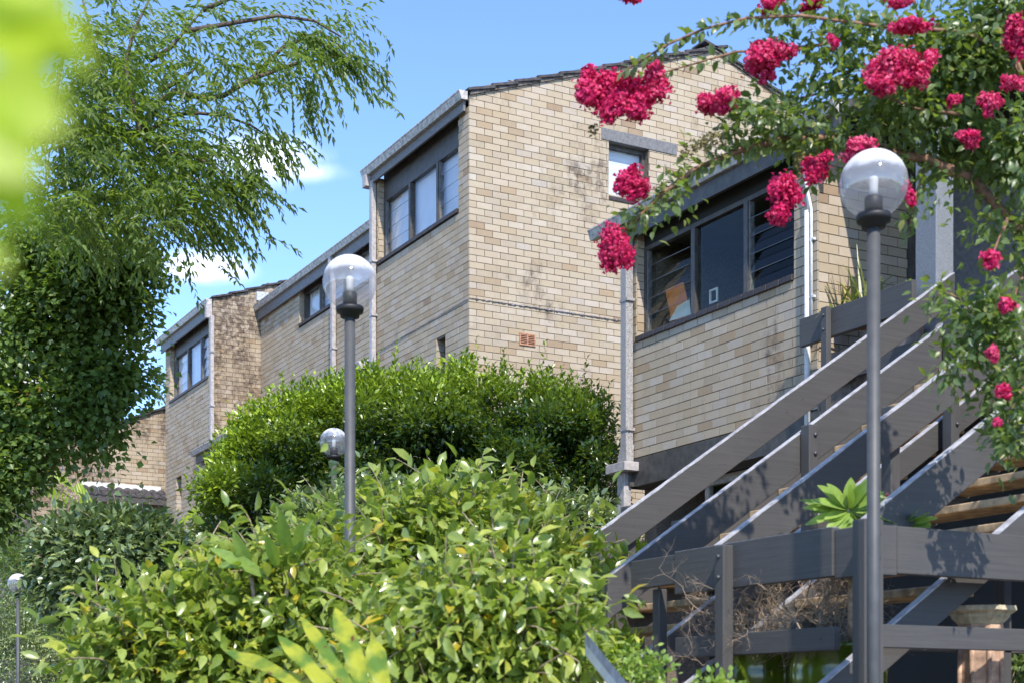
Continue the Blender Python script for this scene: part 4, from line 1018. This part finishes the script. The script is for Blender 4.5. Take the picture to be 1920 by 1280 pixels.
shrub('broadleaf_shrub', 'light green leafy shrub at lower left spreading towards the yellow fern', 'shrub',
      [px(340, 1185, 7.6, 110, 60), px(480, 1135, 7.6, 100, 65), px(565, 1095, 7.6, 75, 60), px(260, 1240, 7.6, 110, 75), px(420, 1240, 7.6, 150, 80), px(600, 1200, 7.6, 110, 90), px(235, 1290, 7.6, 70, 50), px(560, 1300, 7.6, 170, 50), px(600, 1010, 7.6, 35, 22, None, .5), px(400, 1100, 7.6, 30, 20, None, .5), px(270, 1130, 7.6, 30, 16, None, .4), px(185, 1195, 7.6, 18, 16, None, .4)], 640, 12, .115, .11, .44, 'shrub', at(400, 1700, 7.6), 26, 290, sprigs=150, shell=.3, young=.3, droop=.5, sr=.014)
shrub('fine_shrub', 'fine leaved grey green shrub at the bottom left corner behind the smallest lamp', 'shrub',
      [px(50, 1230, 24, 90, 80), px(120, 1260, 24, 60, 50), px(10, 1180, 24, 60, 60)], 900, 12, .14, .07, .4, 'camellia', at(60, 1320, 24), 0, 200, young=.3)
shrub('fine_shrub', 'low dark shrubs below the far brick gable, behind the camellia', 'shrub',
      [px(60, 1060, 25, 60, 50), px(120, 1020, 25, 40, 36), px(70, 1150, 25, 50, 50), px(352, 1060, 18, 30, 50), px(170, 1180, 15, 60, 40)], 800, 12, .12, .09, .4, 'heart', at(100, 1340, 25), 0, 200)

# -- pinnate tree, upper left
def frond_leaves(base, direction, length, nl, leaf, droop, rnd=.12):
    P = []; D = []; p = Vector(base); d = Vector(direction).normalized(); side = d.cross(Vector((0, 0, 1)))
    side = side.normalized() if side.length > .05 else Vector((1, 0, 0))
    for k in range(nl):
        p = p + d * (length / nl); d = (d + Vector((0, 0, -droop / nl))).normalized(); s = 1 if k % 2 else -1
        P.append(tuple(p)); q = d * .75 + side * s * .85 + Vector((0, 0, -.35)) + Vector([random.gauss(0, rnd) for _ in range(3)]); D.append(tuple(q))
    P.append(tuple(p)); D.append(tuple(d))
    return P, D
PT = empty('pinnate_tree', at(-200, 1480, 12)); tag(PT, 'airy tree with feathery drooping leaves and dark branches against the blue sky, upper left', 'tree')
br = [[(-250, 900), (-150, 500), (-40, 300), (60, 262), (110, 258), (190, 238), (230, 250), (262, 250), (300, 190), (330, 172), (385, 186), (420, 180), (470, 150), (520, 132), (560, 118)],
      [(300, 172), (340, 150), (368, 128)], [(262, 250), (300, 235), (330, 215), (375, 213), (420, 218), (470, 235), (510, 262)],
      [(110, 258), (120, 320), (160, 380), (190, 420), (200, 450)], [(262, 250), (235, 120), (250, 60), (290, -20)], [(280, 115), (320, 90), (345, 60), (380, 20)],
      [(190, 238), (200, 150), (170, 60), (150, -20)], [(470, 150), (530, 90), (600, 60), (640, 90), (670, 125)], [(345, 60), (430, 45), (520, 30), (590, 40), (640, 70)],
      [(300, 290), (350, 290), (400, 310), (440, 345)], [(262, 250), (320, 300), (370, 340), (420, 400)], [(160, 380), (240, 370), (310, 400), (360, 440)], [(60, 262), (100, 200), (120, 100), (110, 0)], [(380, 20), (450, -10), (500, -20)]]
fP = []; fD = []; fyoung = []
for bi, b in enumerate(br):
    yd = 11.5 + (bi % 4) * .35
    pts = [at(u, v, (12 if bi == 0 else yd)) for u, v in b]
    m = MB(); r0 = .05 if bi == 0 else .017
    m.tube(pts, [r0 * (1 - .82 * k / (len(pts) - 1)) + .004 for k in range(len(pts))], 7); m.build('branch' if bi else 'trunk', M['bark'], PT)
    seg = [(pts[i], pts[i + 1]) for i in range(len(pts) - 1)]
    dens = {0: 26, 7: 42, 8: 34, 2: 34, 1: 16, 9: 60, 10: 70}.get(bi, 44)
    for (a, c) in seg:
        ua = proj(a)[0]
        if ua < -60 or (bi == 0 and ua < 30): continue
        nn = int(dens * (c - a).length * .5)
        for k in range(nn):
            q = a.lerp(c, random.random()); jit = Vector([random.gauss(0, .16) for _ in range(3)]); q = q + jit
            dr = (c - a).normalized() * .6 + Vector([random.gauss(0, .6) for _ in range(3)]) + Vector((.35, -.2, -.15))
            Pq, Dq = frond_leaves(q, dr, random.uniform(.32, .55), random.randint(11, 16), 0, random.uniform(.1, 1.3))
            fP += Pq; fD += Dq; yy = 1 if random.random() < .03 else 0; fyoung += [yy * .8] * len(Pq)
# denser masses
for (u, v, ru, rv, n) in ((200, 130, 90, 120, 420), (170, 250, 110, 60, 330), (270, 310, 90, 70, 300), (330, 290, 70, 40, 110), (420, 120, 55, 60, 90), (500, 90, 60, 50, 60), (220, 400, 130, 60, 330), (330, 360, 70, 55, 200), (120, 380, 90, 60, 260), (300, 60, 90, 60, 100), (560, 110, 50, 50, 36), (100, 200, 70, 90, 250), (600, 60, 50, 35, 24), (400, 250, 60, 30, 36)):
    for k in range(int(n * .36)):
        q = at(u + random.gauss(0, ru * .6), v + random.gauss(0, rv * .55), 12 + random.gauss(0, .5))
        Pq, Dq = frond_leaves(q, (random.gauss(.3, .7), random.gauss(-.2, .7), random.gauss(-.1, .4)), random.uniform(.32, .55), random.randint(11, 16), 0, random.uniform(.1, 1.5))
        fP += Pq; fD += Dq; fyoung += [(.8 if random.random() < .03 else 0)] * len(Pq)
# hanging ends
for (u, v, du, dv) in ((575, 60, 20, 6), (610, 80, 22, 9), (640, 108, 20, 9), (560, 150, 10, 18), (500, 235, 14, 14), (440, 300, 12, 14), (425, 345, 16, 8), (380, 400, 16, 12), (480, 250, 16, 10), (585, 130, 8, 20), (545, 60, 18, 5), (455, 260, 8, 20), (400, 330, 14, 12), (350, 420, 18, 6)):
    for k in range(9):
        q = at(u + random.gauss(0, 12), v + random.gauss(0, 9), 11.8); Pq, Dq = frond_leaves(q, RT * du + Vector((0, 0, -dv)) + Vector([random.gauss(0, 4) for _ in range(3)]), random.uniform(.3, .5), 14, 0, .8, .08)
        fP += Pq; fD += Dq; fyoung += [0] * len(Pq)
fP = np.array(fP); fD = np.array(fD); n = len(fP)
leaves('foliage', fP, fD, RNG.normal(size=(n, 3)) * .5 + np.array([0, 0, 1]), RNG.uniform(.06, .105, n), .30, L_['tree'], PT, tints(n, None, None, np.array(fyoung) * RNG.random(n)), stuff=False)

# -- heart leaved tree, left middle
HT = empty('broad_tree', at(-60, 1420, 14)); tag(HT, 'dense dark green tree with rounded leaves hanging down the left side below the feathery tree', 'tree')
hbl = [px(170, 480, 14, 120, 45), px(60, 470, 14, 90, 60), px(210, 520, 14, 70, 45, None, .9), px(230, 560, 14, 45, 45), px(100, 570, 14, 90, 60), px(30, 640, 14, 60, 70, None, .8), px(130, 650, 14, 60, 60), px(200, 600, 14, 50, 30),
       px(180, 720, 14, 60, 55), px(225, 715, 14, 35, 30), px(235, 675, 14, 28, 22), px(120, 760, 14, 60, 60), px(180, 785, 14, 50, 45), px(30, 780, 14, 35, 60), px(190, 845, 14, 24, 36), px(40, 890, 14, 42, 55), px(75, 835, 14, 50, 40),
       px(0, 970, 14, 40, 60), px(200, 785, 14, 26, 32), px(-20, 840, 14, 50, 150), px(285, 510, 14, 26, 20), px(262, 595, 14, 14, 25), px(262, 700, 14, 18, 18), px(150, 560, 14, 80, 60)]
C, O = blob_clumps(hbl, 1500, .25); P, D, Nn, ci = clumped(C, O, 17, .115, .5, .0, .8, .35); n = len(P)
leaves('foliage', P, D, Nn, RNG.uniform(.055, .09, n), .85, L_['heart'], HT, tints(n, ci, len(C), np.where(RNG.random(n) < .05, .7, 0)), False, 1., 290)
for b in ([(-80, 620), (0, 560), (30, 580), (60, 620), (100, 660), (160, 700)], [(-80, 760), (20, 710), (70, 740), (120, 800), (170, 830)], [(-100, 1400), (-90, 900), (-80, 620), (-60, 450), (40, 400), (150, 440), (230, 500)], [(-60, 450), (60, 520), (160, 560), (250, 600)]):
    m = MB(); pts = [at(u, v, 14.1) for u, v in b]; m.tube(pts, [.05 * (1 - .8 * k / (len(pts) - 1)) + .005 for k in range(len(pts))], 7); m.build('branch', M['bark'], HT)

# tiny distant twigs at C's edge
DT = empty('distant_tree', at(285, 1300, 40)); tag(DT, 'sparse distant tree twigs showing beside the far left bay against pale sky', 'tree')
C, O = blob_clumps([px(303, 712, 40, 12, 9), px(303, 742, 40, 10, 8)], 60, .1); P, D, Nn, ci = clumped(C, O, 5, .06); leaves('foliage', P, D, Nn, RNG.uniform(.06, .12, len(P)), .5, L_['camellia'], DT, tints(len(P)))
m = MB(); m.tube([at(330, 1300, 40), at(325, 780, 40), at(302, 742, 40)], .03, 5); m.tube([at(325, 780, 40), at(322, 730, 40), at(302, 712, 40)], .02, 5); m.build('branch', M['bark'], DT)

# -- crepe myrtle, upper right
CY = 7.15
CM = empty('crepe_myrtle', at(2150, 1900, CY)); tag(CM, 'crepe myrtle tree with crimson flower clusters arching in from the upper right', 'tree')
brs = [[(2160, 1900), (2120, 1100), (2080, 800), (1940, 470), (1890, 410), (1820, 335), (1740, 300), (1660, 285), (1560, 260), (1470, 262), (1380, 285), (1300, 320), (1240, 365), (1200, 405), (1165, 440)],
       [(2080, 800), (1990, 460), (1910, 330), (1868, 250), (1800, 215), (1700, 175), (1600, 160), (1500, 185), (1430, 205), (1370, 190)],
       [(1990, 460), (1960, 250), (1900, 100), (1800, 60), (1650, 50), (1500, 30), (1400, 35), (1320, 55), (1250, 85), (1200, 115), (1170, 135)],
       [(1650, 50), (1540, 85), (1450, 95), (1380, 98), (1310, 118), (1250, 135), (1190, 150)], [(1868, 250), (1830, 160), (1770, 120), (1735, 60), (1700, -20)],
       [(1960, 250), (1875, 60), (1868, -30)], [(1940, 470), (1900, 560), (1850, 620), (1800, 560), (1750, 540)], [(1940, 560), (1930, 700), (1890, 780), (1890, 860)], [(1800, 215), (1720, 205), (1640, 175)],
       [(1560, 260), (1545, 290), (1530, 330)], [(1560, 260), (1500, 300), (1475, 350)], [(1890, 410), (1860, 480), (1850, 500)], [(1740, 300), (1712, 380), (1705, 440)], [(1850, 620), (1870, 700), (1860, 760)]]
mP = []; mD = []; mY = []
for bi, b in enumerate(brs):
    pts = [at(u, v, CY + .25 * math.sin(bi * 2.1)) for u, v in b]; r0 = .04 if bi == 0 else (.013 if bi < 3 else .008)
    m = MB(); m.tube(pts, [r0 * (1 - .85 * (k / (len(pts) - 1)) ** .7) + .002 for k in range(len(pts))], 7); m.build('trunk' if bi == 0 else 'branch', M['twig_red'], CM)
    for i in range(len(pts) - 1):
        if proj(pts[i])[0] > 2100: continue
        a, c = pts[i], pts[i + 1]; ln = (c - a).length; nn = int(ln / (.0085 if bi in (0, 2, 3) and i > 4 or bi in (9, 10) else .014))
        for k in range(nn):
            q = a.lerp(c, (k + random.random()) / nn); d = (c - a).normalized(); s = 1 if k % 2 else -1
            sd = Vector((0, 0, 1)) * random.uniform(.2, 1) * s + RT * random.gauss(0, .4) + FW * random.gauss(0, .6)
            mP.append(tuple(q + sd * .012)); mD.append(tuple(sd + d * .5 + Vector((0, 0, -.15)))); mY.append(0 if bi != 0 or i < 8 else 1)
mP, mD = np.array(mP), np.array(mD); n = len(mP)
leaves('foliage', mP, mD, RNG.normal(size=(n, 3)) * .7 + np.array([.2, -.4, .7]), RNG.uniform(.035, .065, n) * np.where(np.array(mY) > 0, 1.3, 1), .58, L_['myrtle'], CM, tints(n, None, None, np.array(mY) * RNG.random(n) * .6), True)
mb = [px(1600, 70, CY, 170, 60, .3, .30), px(1560, 150, CY, 130, 60, .3, .45), px(1780, 120, CY, 120, 85, .35, 1.0), px(1870, 60, CY, 90, 80, .35, 1.0), px(1880, 300, CY, 75, 75, .3, 1.1), px(1690, 225, CY, 120, 50, .3, 1.0), px(1790, 280, CY + .2, 90, 50, .3, .9),
      px(1470, 235, CY, 90, 34, .25, .8), px(1370, 240, CY, 60, 26, .2, .5), px(1540, 290, CY, 60, 30, .2, .4), px(1850, 610, CY - .5, 72, 52, .25, 1.0), px(1800, 690, CY - .5, 50, 42, .2, .6), px(1892, 800, CY - .5, 38, 75, .2, .8), px(1908, 450, CY, 30, 60, .3, .6),
      px(1290, 300, CY, 45, 20, .15, .5), px(1430, 60, CY, 90, 40, .2, .12), px(1890, 700, CY - .5, 45, 55, .2, .8), px(1760, 560, CY - .3, 36, 16, .15, .6), px(1850, 420, CY, 50, 30, .2, .4), px(1720, 380, CY, 30, 40, .2, .3), px(1250, 360, CY, 30, 22, .12, .7), px(1205, 405, CY, 20, 20, .1, .7)]
C, O = blob_clumps(mb, 980, .1); P, D, Nn, ci = clumped(C, O, 9, .05, .3, .0, 1., .25); n = len(P)
leaves('foliage', P, D, Nn, RNG.uniform(.035, .07, n), .52, L_['myrtle'], CM, tints(n, ci, len(C), np.where(RNG.random(n) < .1, .6, 0)), True, 1., 285)
# seed heads
sh = [px(1340, 262, CY - .1, 35, 16, .05), px(1310, 275, CY - .1, 30, 14, .05), px(1110, 245, CY, 10, 16, .02, .6), px(1500, 305, CY - .1, 12, 30, .03, .6), px(1285, 290, CY, 16, 12, .04)]
C, O = blob_clumps(sh, 260, .1); P = C; n = len(P); leaves('seed_heads', np.repeat(P, 4, 0), RNG.normal(size=(4 * n, 3)), RNG.normal(size=(4 * n, 3)), RNG.uniform(.008, .014, 4 * n), 1.0, M['seed'], CM, tints(4 * n))
PT_ = np.array([[-.5, -.4, .15], [.5, -.5, -.1], [.6, .5, .2], [-.4, .6, -.15], [0, 0, .3]]); PF = [(0, 1, 4), (1, 2, 4), (2, 3, 4), (3, 0, 4)]
fl = [(1110, 178, 30, 42, 0), (1160, 180, 46, 42, 0), (1190, 205, 30, 24, 0), (1228, 160, 26, 40, .25), (1355, 188, 38, 24, .1), (1420, 108, 46, 26, .1), (1465, 95, 28, 18, .35), (1440, 140, 14, 20, .1), (1180, 340, 30, 34, 0), (1155, 450, 34, 47, 0),
      (1465, 372, 30, 36, 0), (1462, 408, 24, 12, 0), (1528, 310, 26, 26, 0), (1612, 278, 32, 20, .5), (1682, 122, 44, 38, .35), (1712, 140, 30, 24, .3), (1655, 160, 26, 20, .3), (1745, 108, 14, 13, .3), (1905, 70, 26, 40, .1), (1522, 8, 24, 14, 0), (1445, 8, 22, 14, 0),
      (1705, 52, 40, 12, .05), (1688, 6, 18, 12, 0), (1855, 195, 18, 22, .25), (1810, 262, 22, 16, .15), (1890, 152, 16, 13, .4), (1703, 370, 12, 22, 0), (1856, 484, 19, 17, .1), (1888, 572, 15, 14, .2), (1860, 660, 13, 18, .3), (1882, 732, 11, 16, .15),
      (1872, 790, 8, 10, .1), (1788, 190, 11, 11, 0), (1562, 76, 10, 12, .1), (1185, -6, 26, 8, .2), (1915, 160, 12, 12, .4)]
for (u, v, ru, rv, pale) in fl:
    Y0 = CY - (.75 if v > 450 else (.12 if u < 1560 else .42)); c = at(u, v, Y0); k = Y0 / FP
    n = int(max(60, ru * rv * 1.25)); q = RNG.normal(size=(n, 3)); q /= np.linalg.norm(q, axis=1, keepdims=True)
    nb_ = 9; bc = RNG.normal(size=(nb_, 3)); bc = bc / np.linalg.norm(bc, axis=1, keepdims=True) * RNG.uniform(.3, .85, (nb_, 1)); bi = RNG.integers(nb_, size=n)
    q = bc[bi] + q * .46 * RNG.uniform(.4, 1.15, (n, 1)) * np.where(RNG.random((n, 1)) < .12, 1.45, 1)
    rt = np.array(RT); fw_ = np.array(FW)
    P = np.array(c) + q[:, :1] * rt * ru * k * 1.08 + q[:, 1:2] * fw_ * ru * k * .9 + q[:, 2:] * np.array([0, 0, 1.]) * rv * k * 1.08
    Fm = frames(RNG.normal(size=(n, 3)), q + RNG.normal(size=(n, 3)) * .5); Lq = RNG.uniform(.011, .02, n)
    V = P[:, None, :] + np.einsum('nij,kj->nki', Fm, PT_) * Lq[:, None, None]
    t = RNG.random((n, 3)); t[:, 0] = np.clip(.55 * t[:, 0] + .45 * RNG.random(nb_)[bi], 0, 1); t[:, 1] = np.clip(RNG.random(n) ** 4 * .45 + (RNG.random(n) < pale) * .6, 0, 1)
    put('flower_cluster', np_mesh('flower_cluster', V, PF, M['petal'], t), CM)

# -- blurred leaves very near the lens, upper left
NL = empty('near_branch', at(-80, 300, .46)); tag(NL, 'blurred bright lime leaves very close, filling the top left corner', 'branch')
def big_leaf(parent, name, base, tip, width, nrm, mat, tint=(.5, 0, .2), bend=.1, n=10, m_=6, wave=0., prof=None):
    base, tip = Vector(base), Vector(tip); d = tip - base; L = d.length; y = d.normalized(); x = y.cross(Vector(nrm)).normalized(); z = x.cross(y)
    V = []
    for i in range(n + 1):
        a = i / n; w = (prof(a) if prof else math.sin(math.pi * min(1, a * .97 + .02)) ** .75) * width / 2
        for j in range(m_ + 1):
            b = j / m_ * 2 - 1
            V.append(base + y * L * a + x * w * b + z * (-bend * L * (a * a) + abs(b) * w * .25 + wave * w * math.sin(a * 17 + b * 2) * abs(b)))
    F = [(i * (m_ + 1) + j, i * (m_ + 1) + j + 1, (i + 1) * (m_ + 1) + j + 1, (i + 1) * (m_ + 1) + j) for i in range(n) for j in range(m_)]
    me = np_mesh(name, np.array([[tuple(p) for p in V]]), F, mat, np.array([tint]), True); return put(name, me, parent)
for (bu, bv, tu, tv, w, Y) in ((-110, 60, 150, 40, .034, .47), (-90, -20, 165, 120, .030, .48), (-60, 160, 120, 240, .032, .46), (-120, 200, 70, 330, .028, .45), (-60, 260, 62, 420, .022, .46), (-90, 380, 10, 510, .013, .46), (-40, -60, 130, 10, .024, .47)):
    big_leaf(NL, 'leaf', at(bu, bv, Y), at(tu, tv, Y), w, -FW + Vector((0, 0, .3)), L_['lime'], (random.random(), .1, .2), .03)
m = MB(); m.tube([at(-130, 500, .47), at(-110, 200, .47), at(-100, -100, .47)], .0015, 6); m.build('stem', M['twig'], NL)

# -- bird's nest fern, bromeliad, tree fern frond
NF = empty('nest_fern', at(640, 1400, 5.6)); tag(NF, "yellow green bird's nest fern with long strap fronds and brown spots at the bottom", 'fern')
def spotted():
    m, nt, p = newmat('spotted_frond'); n = noise(nt, 9, 3, .5); n2 = noise(nt, 22, 2, .5)
    c = mixc(nt, rng(nt, n, .38, .62), (.12, .22, .03), (.42, .44, .04)); c = mixc(nt, rng(nt, n2, .68, .74), c, (.16, .06, .02))
    nt.links.new(c, p.inputs['Base Color']); p.inputs['Roughness'].default_value = .3
    t = N(nt, 'ShaderNodeBsdfTranslucent'); nt.links.new(c, t.inputs[0]); ms = N(nt, 'ShaderNodeMixShader'); ms.inputs[0].default_value = .4
    nt.links.new(p.outputs[0], ms.inputs[1]); nt.links.new(t.outputs[0], ms.inputs[2]); nt.links.new(ms.outputs[0], nt.nodes['Material Output'].inputs['Surface'])
    return m
SP = spotted()
strap = lambda a: min(1, (a * 4 + .35)) * (1 - max(0, a - .8) / .2) ** .6
for (bu, bv, tu, tv, w, Y, Y2) in ((650, 1325, 412, 1200, .062, 5.3, 5.7), (680, 1330, 562, 1142, .05, 5.3, 5.6), (700, 1330, 628, 1128, .075, 5.4, 5.7), (660, 1340, 520, 1180, .06, 5.3, 5.5), (720, 1340, 700, 1190, .08, 5.4, 5.6), (640, 1350, 470, 1275, .05, 5.2, 5.4)):
    big_leaf(NF, 'frond', at(bu, bv, Y), at(tu, tv, Y2), w, -FW * .7 + Vector((0, 0, .7)), SP, (.5, 0, .2), .06, 16, 6, .25, strap)
BR = empty('broad_leaf_plant', at(500, 1150, 8)); tag(BR, 'upright plant with a few long paddle leaves poking above the left shrub', 'plant')
for (bu, bv, tu, tv, w) in ((500, 1080, 400, 1024, .07), (540, 1040, 525, 962, .07), (545, 1040, 578, 975, .06), (560, 1040, 560, 985, .07), (470, 1075, 440, 1000, .07), (520, 1060, 500, 1005, .06), (410, 1060, 470, 1050, .05)):
    big_leaf(BR, 'leaf', at(bu, bv, 7.3), at(tu, tv, 7.1), w, -FW + Vector((0, 0, .4)), L_['frangipani'], (random.random(), .2, .2), .1, prof=lambda a: math.sin(math.pi * min(1, .08 + .9 * a)) ** .8)
m = MB()
for u in (500, 545, 470): m.tube([at(500, 1300, 7.6), at(u, 1070, 7.3)], .012, 6)
m.build('stem', M['twig'], BR)
FE = empty('tree_fern', at(150, 1200, 17)); tag(FE, 'bright lime fern frond sticking up left of the tiled awning', 'fern')
P, D = [], []
for (b, t, n_, ll) in (((200, 985), (85, 895), 15, 1), ((190, 985), (150, 925), 9, .7), ((330, 1000), (395, 965), 9, .7)):
    for k in range(n_):
        a = k / n_; c = at(b[0] + (t[0] - b[0]) * a, b[1] + (t[1] - b[1]) * a - 12 * math.sin(a * 3.1), 17)
        for s in (1, -1):
            P.append(tuple(c)); D.append(tuple(Vector((0, 0, 1)) * s * .9 + RT * (-.35 if t[0] < b[0] else .35) + FW * .1))
P, D = np.array(P), np.array(D); leaves('pinna', P, D, np.tile(-np.array(FW), (len(P), 1)) + RNG.normal(size=P.shape) * .2, RNG.uniform(.18, .27, len(P)), .16, L_['fern'], FE, tints(len(P)), False, .5, 60, 'pinna', False)
m = MB(); m.tube([at(200, 1200, 17.2), at(200, 985, 17), at(85, 895, 17)], [.05, .012, .006], 6); m.build('stem', M['bark'], FE)

# -- pots, twigs, frangipani, pedestal behind the corner railing
def pot(u, v, Y, r, h, label):
    c = at(u, v, Y); b = Vector((c.x, c.y, c.z - h)); m = MB()
    prof = [(0, 0), (r * .62, 0), (r * .8, h * .2), (r * .98, h * .55), (r, h * .75), (r * .93, h * .92), (r * .98, h * .95), (r, h), (r * .9, h), (r * .86, h * .9), (0, h * .88)]
    o = m; o.lathe(b, prof, 36); t = o.build('plant_pot', M['pot_green']); tag(t, label, 'plant pot', 'green glazed pots')
    return b + Vector((0, 0, h * .88)), t
p1, _ = pot(1417, 1214, 8.0, .225, .5, 'green glazed pot between the railing posts, left of the larger one')
p2, _ = pot(1572, 1206, 7.5, .25, .55, 'larger green glazed pot right behind the big lamp pole')
def bare(label, base, box, n, Y):
    s = empty('dry_shrub', base); tag(s, label, 'shrub')
    def grow(m, p, d, L, r, lev):
        pts = [p]
        for k in range(4):
            d = (d + Vector([random.gauss(0, .22) for _ in range(3)])).normalized(); p = p + d * L / 4; pts.append(p)
        m.tube(pts, [r * (1 - .15 * k) for k in range(5)], 4, False)
        if lev:
            for _ in range(3):
                grow(m, pts[random.randint(1, 4)], (d + Vector([random.gauss(0, .7) for _ in range(3)])).normalized(), L * random.uniform(.5, .8), r * .55, lev - 1)
    for k in range(n):
        m = MB(); d = Vector((random.gauss(0, .3), random.gauss(0, .5), 1)).normalized()
        grow(m, Vector(base) + Vector((random.gauss(0, .05), random.gauss(0, .06), 0)), d, random.uniform(.25, .38), .0065, 4); m.build('branch', M['twig'], s)
    return s
bare('bare brown twiggy shrub in the left green pot', p1, None, 22, 7.7)
bare('bare brown twiggy shrub in the larger green pot', p2 + Vector((-.05, .1, 0)), None, 18, 7.4)
FR = empty('frangipani', at(1590, 1200, 7.2)); tag(FR, 'frangipani with long light green leaves above the corner railing, behind the lamp pole', 'shrub')
cs = [at(1590, 955, 7.2), at(1700, 985, 7.25), at(1630, 930, 7.3)]
m = MB(); m.tube([at(1600, 1200, 7.3), at(1600, 1050, 7.2), at(1585, 985, 7.2), cs[0]], [.03, .025, .018, .014], 8); m.tube([at(1600, 1050, 7.2), at(1660, 1010, 7.25), cs[1]], [.02, .016, .012], 8); m.build('stem', M['twig'], FR)
for (ci_, tu, tv, w) in ((0, 1503, 928, .05), (0, 1508, 975, .06), (0, 1550, 990, .06), (0, 1535, 940, .05), (0, 1560, 905, .05), (0, 1640, 882, .06), (0, 1655, 950, .085), (0, 1620, 985, .07), (0, 1575, 995, .05), (0, 1600, 905, .06), (2, 1640, 890, .05), (1, 1655, 950, .05), (1, 1718, 950, .045), (1, 1665, 990, .06), (1, 1752, 965, .05), (1, 1735, 995, .05), (1, 1690, 1010, .05), (2, 1690, 935, .05), (0, 1525, 955, .05)):
    big_leaf(FR, 'leaf', cs[ci_], at(tu, tv, 7.2 + random.uniform(-.15, .15)), w, -FW * random.uniform(.3, 1.0) + Vector((random.gauss(0, .3), 0, .6)), L_['frangipani'], (random.random(), random.random() * .4, .2), .12)
for k in range(26):
    w_ = k % 3 == 0; cc = cs[1] if w_ else cs[0]; a = k * 2.4; ru = random.uniform(55, 95) * (.7 if w_ else 1)
    uv_ = (1590 if not w_ else 1700, 950 if not w_ else 985)
    big_leaf(FR, 'leaf', cc, at(uv_[0] + ru * math.cos(a), uv_[1] - 6 + ru * .62 * math.sin(a), 7.2 + random.uniform(-.15, .15)), random.uniform(.05, .075), -FW * random.uniform(.6, 1.1) + Vector((0, 0, .6)), L_['frangipani'], (random.random(), random.random() * .5, .2), .1)
c = at(1664, 930, 7.25); m = MB(); m.tube([c, c + Vector((0, 0, .02))], [.015, .006], 8); o = m.build('flower_bud', simple('pink_bud', (.75, .16, .14), .6, .1), FR)
# pedestal
pc = at(1838, 1137, 8.1); PD = empty('stone_pedestal', (pc.x, pc.y, -1.6)); tag(PD, 'carved pinkish stone pedestal with pale octagonal top behind the lower rail at right', 'pedestal')
m = MB(); m.lathe(pc, [(0, 0), (.20, 0), (.205, -.025), (.17, -.045), (.165, -.06), (.125, -.10), (0, -.10)], 8); m.build('capital', M['stone'], PD)
m = MB(); m.lathe(pc, [(0, -.10), (.13, -.10), (.135, -.15), (.115, -.16), (.115, -.9), (.15, -.95), (.15, -1.5), (0, -1.5)], 8); m.build('column', M['pedestal'], PD)
for k in range(8):
    a = 2 * math.pi * (k + .5) / 8; m = MB(); x, y = pc.x + .118 * math.cos(a), pc.y + .118 * math.sin(a)
    m.lathe((x, y, pc.z - .14), [(0, .03), (.02, .015), (.028, 0), (.02, -.02), (0, -.03)], 8); m.build('carving', M['pedestal'], PD)
    m = MB(); m.tube([(x, y, pc.z - .19), (x, y, pc.z - .85)], .014, 6); m.build('flute', M['pedestal'], PD)
# jade plant
shrub('jade_plant', 'small bright jade plant at the foot of the stairs, bottom right of centre', 'succulent', [px(1205, 1240, 6.4, 36, 24), px(1190, 1265, 6.4, 28, 25), px(1235, 1265, 6.4, 22, 20), px(1330, 1290, 6.4, 60, 14)], 70, 8, .03, .035, .7, 'frangipani', at(1210, 1380, 6.4), 5, 200, sr=.006, droop=0, young=.3, curl=.4)
# low plants beyond the stairs
shrub('fern_plants', 'small ferns and a yellow leaved plant left of the stair flight', 'plant', [px(1165, 1050, 10.4, 34, 30), px(1180, 1020, 10.4, 16, 16), px(1150, 1230, 9, 50, 30)], 130, 9, .05, .07, .4, 'fern', at(1165, 1300, 10.4), 3, 150, sr=.006)
shrub('leafy_plant', 'green leaves low behind the pedestal at the right edge', 'plant', [px(1905, 1250, 8.8, 30, 30)], 50, 9, .04, .045, .5, 'myrtle', at(1905, 1360, 8.8), 3, 100, sr=.006)
# strappy plant in a terracotta pot on the porch
pb = at(1608, 590, 12.6); sp = empty('potted_plant', pb); tag(sp, 'strappy potted plant with arching leaves on the porch rail beside the brick corner', 'potted plant')
m = MB(); m.lathe((pb.x, pb.y, pb.z - .12), [(0, 0), (.09, 0), (.115, .14), (.125, .14), (.125, .18), (.10, .18), (0, .16)], 20); m.build('pot', M['terracotta'], sp)
for k in range(48):
    a = random.uniform(0, 6.28); L = random.uniform(.38, .68); el = random.uniform(.5, 1.35); d = Vector((math.cos(a) * math.cos(el), math.sin(a) * math.cos(el), math.sin(el)))
    P0 = pb + Vector((random.gauss(0, .03), random.gauss(0, .16), .04)); V = []
    for i in range(9):
        t = i / 8; p = P0 + d * L * t + Vector((0, 0, -.42 * (1.45 - el) * t * t)); w = .016 * (1 - t * .85); sx = d.cross(Vector((0, 0, 1))).normalized()
        V += [tuple(p - sx * w), tuple(p + sx * w)]
    put('leaf', np_mesh('leaf', np.array([V]), [(2 * i, 2 * i + 1, 2 * i + 3, 2 * i + 2) for i in range(8)], L_['strap'], np.array([(random.random(), (.9 if random.random() < .2 else random.random() * .3), .2)]), True), sp)
# wire hanging over the porch rail
m = MB(); w1 = [at(1652, 585, 11.9), at(1662, 560, 11.85), at(1690, 553, 11.8), at(1668, 578, 11.8), at(1708, 562, 11.7), at(1712, 535, 11.7)]
m.tube(w1, .003, 5); tag(m.build('wire_frame', M['bolt']), 'bent wire hooked over the porch rail next to the grey post', 'wire')
print('objects', len(bpy.data.objects), 'tris', sum(len(o.data.loops) - 2 * len(o.data.polygons) for o in bpy.data.objects if o.type == 'MESH'))
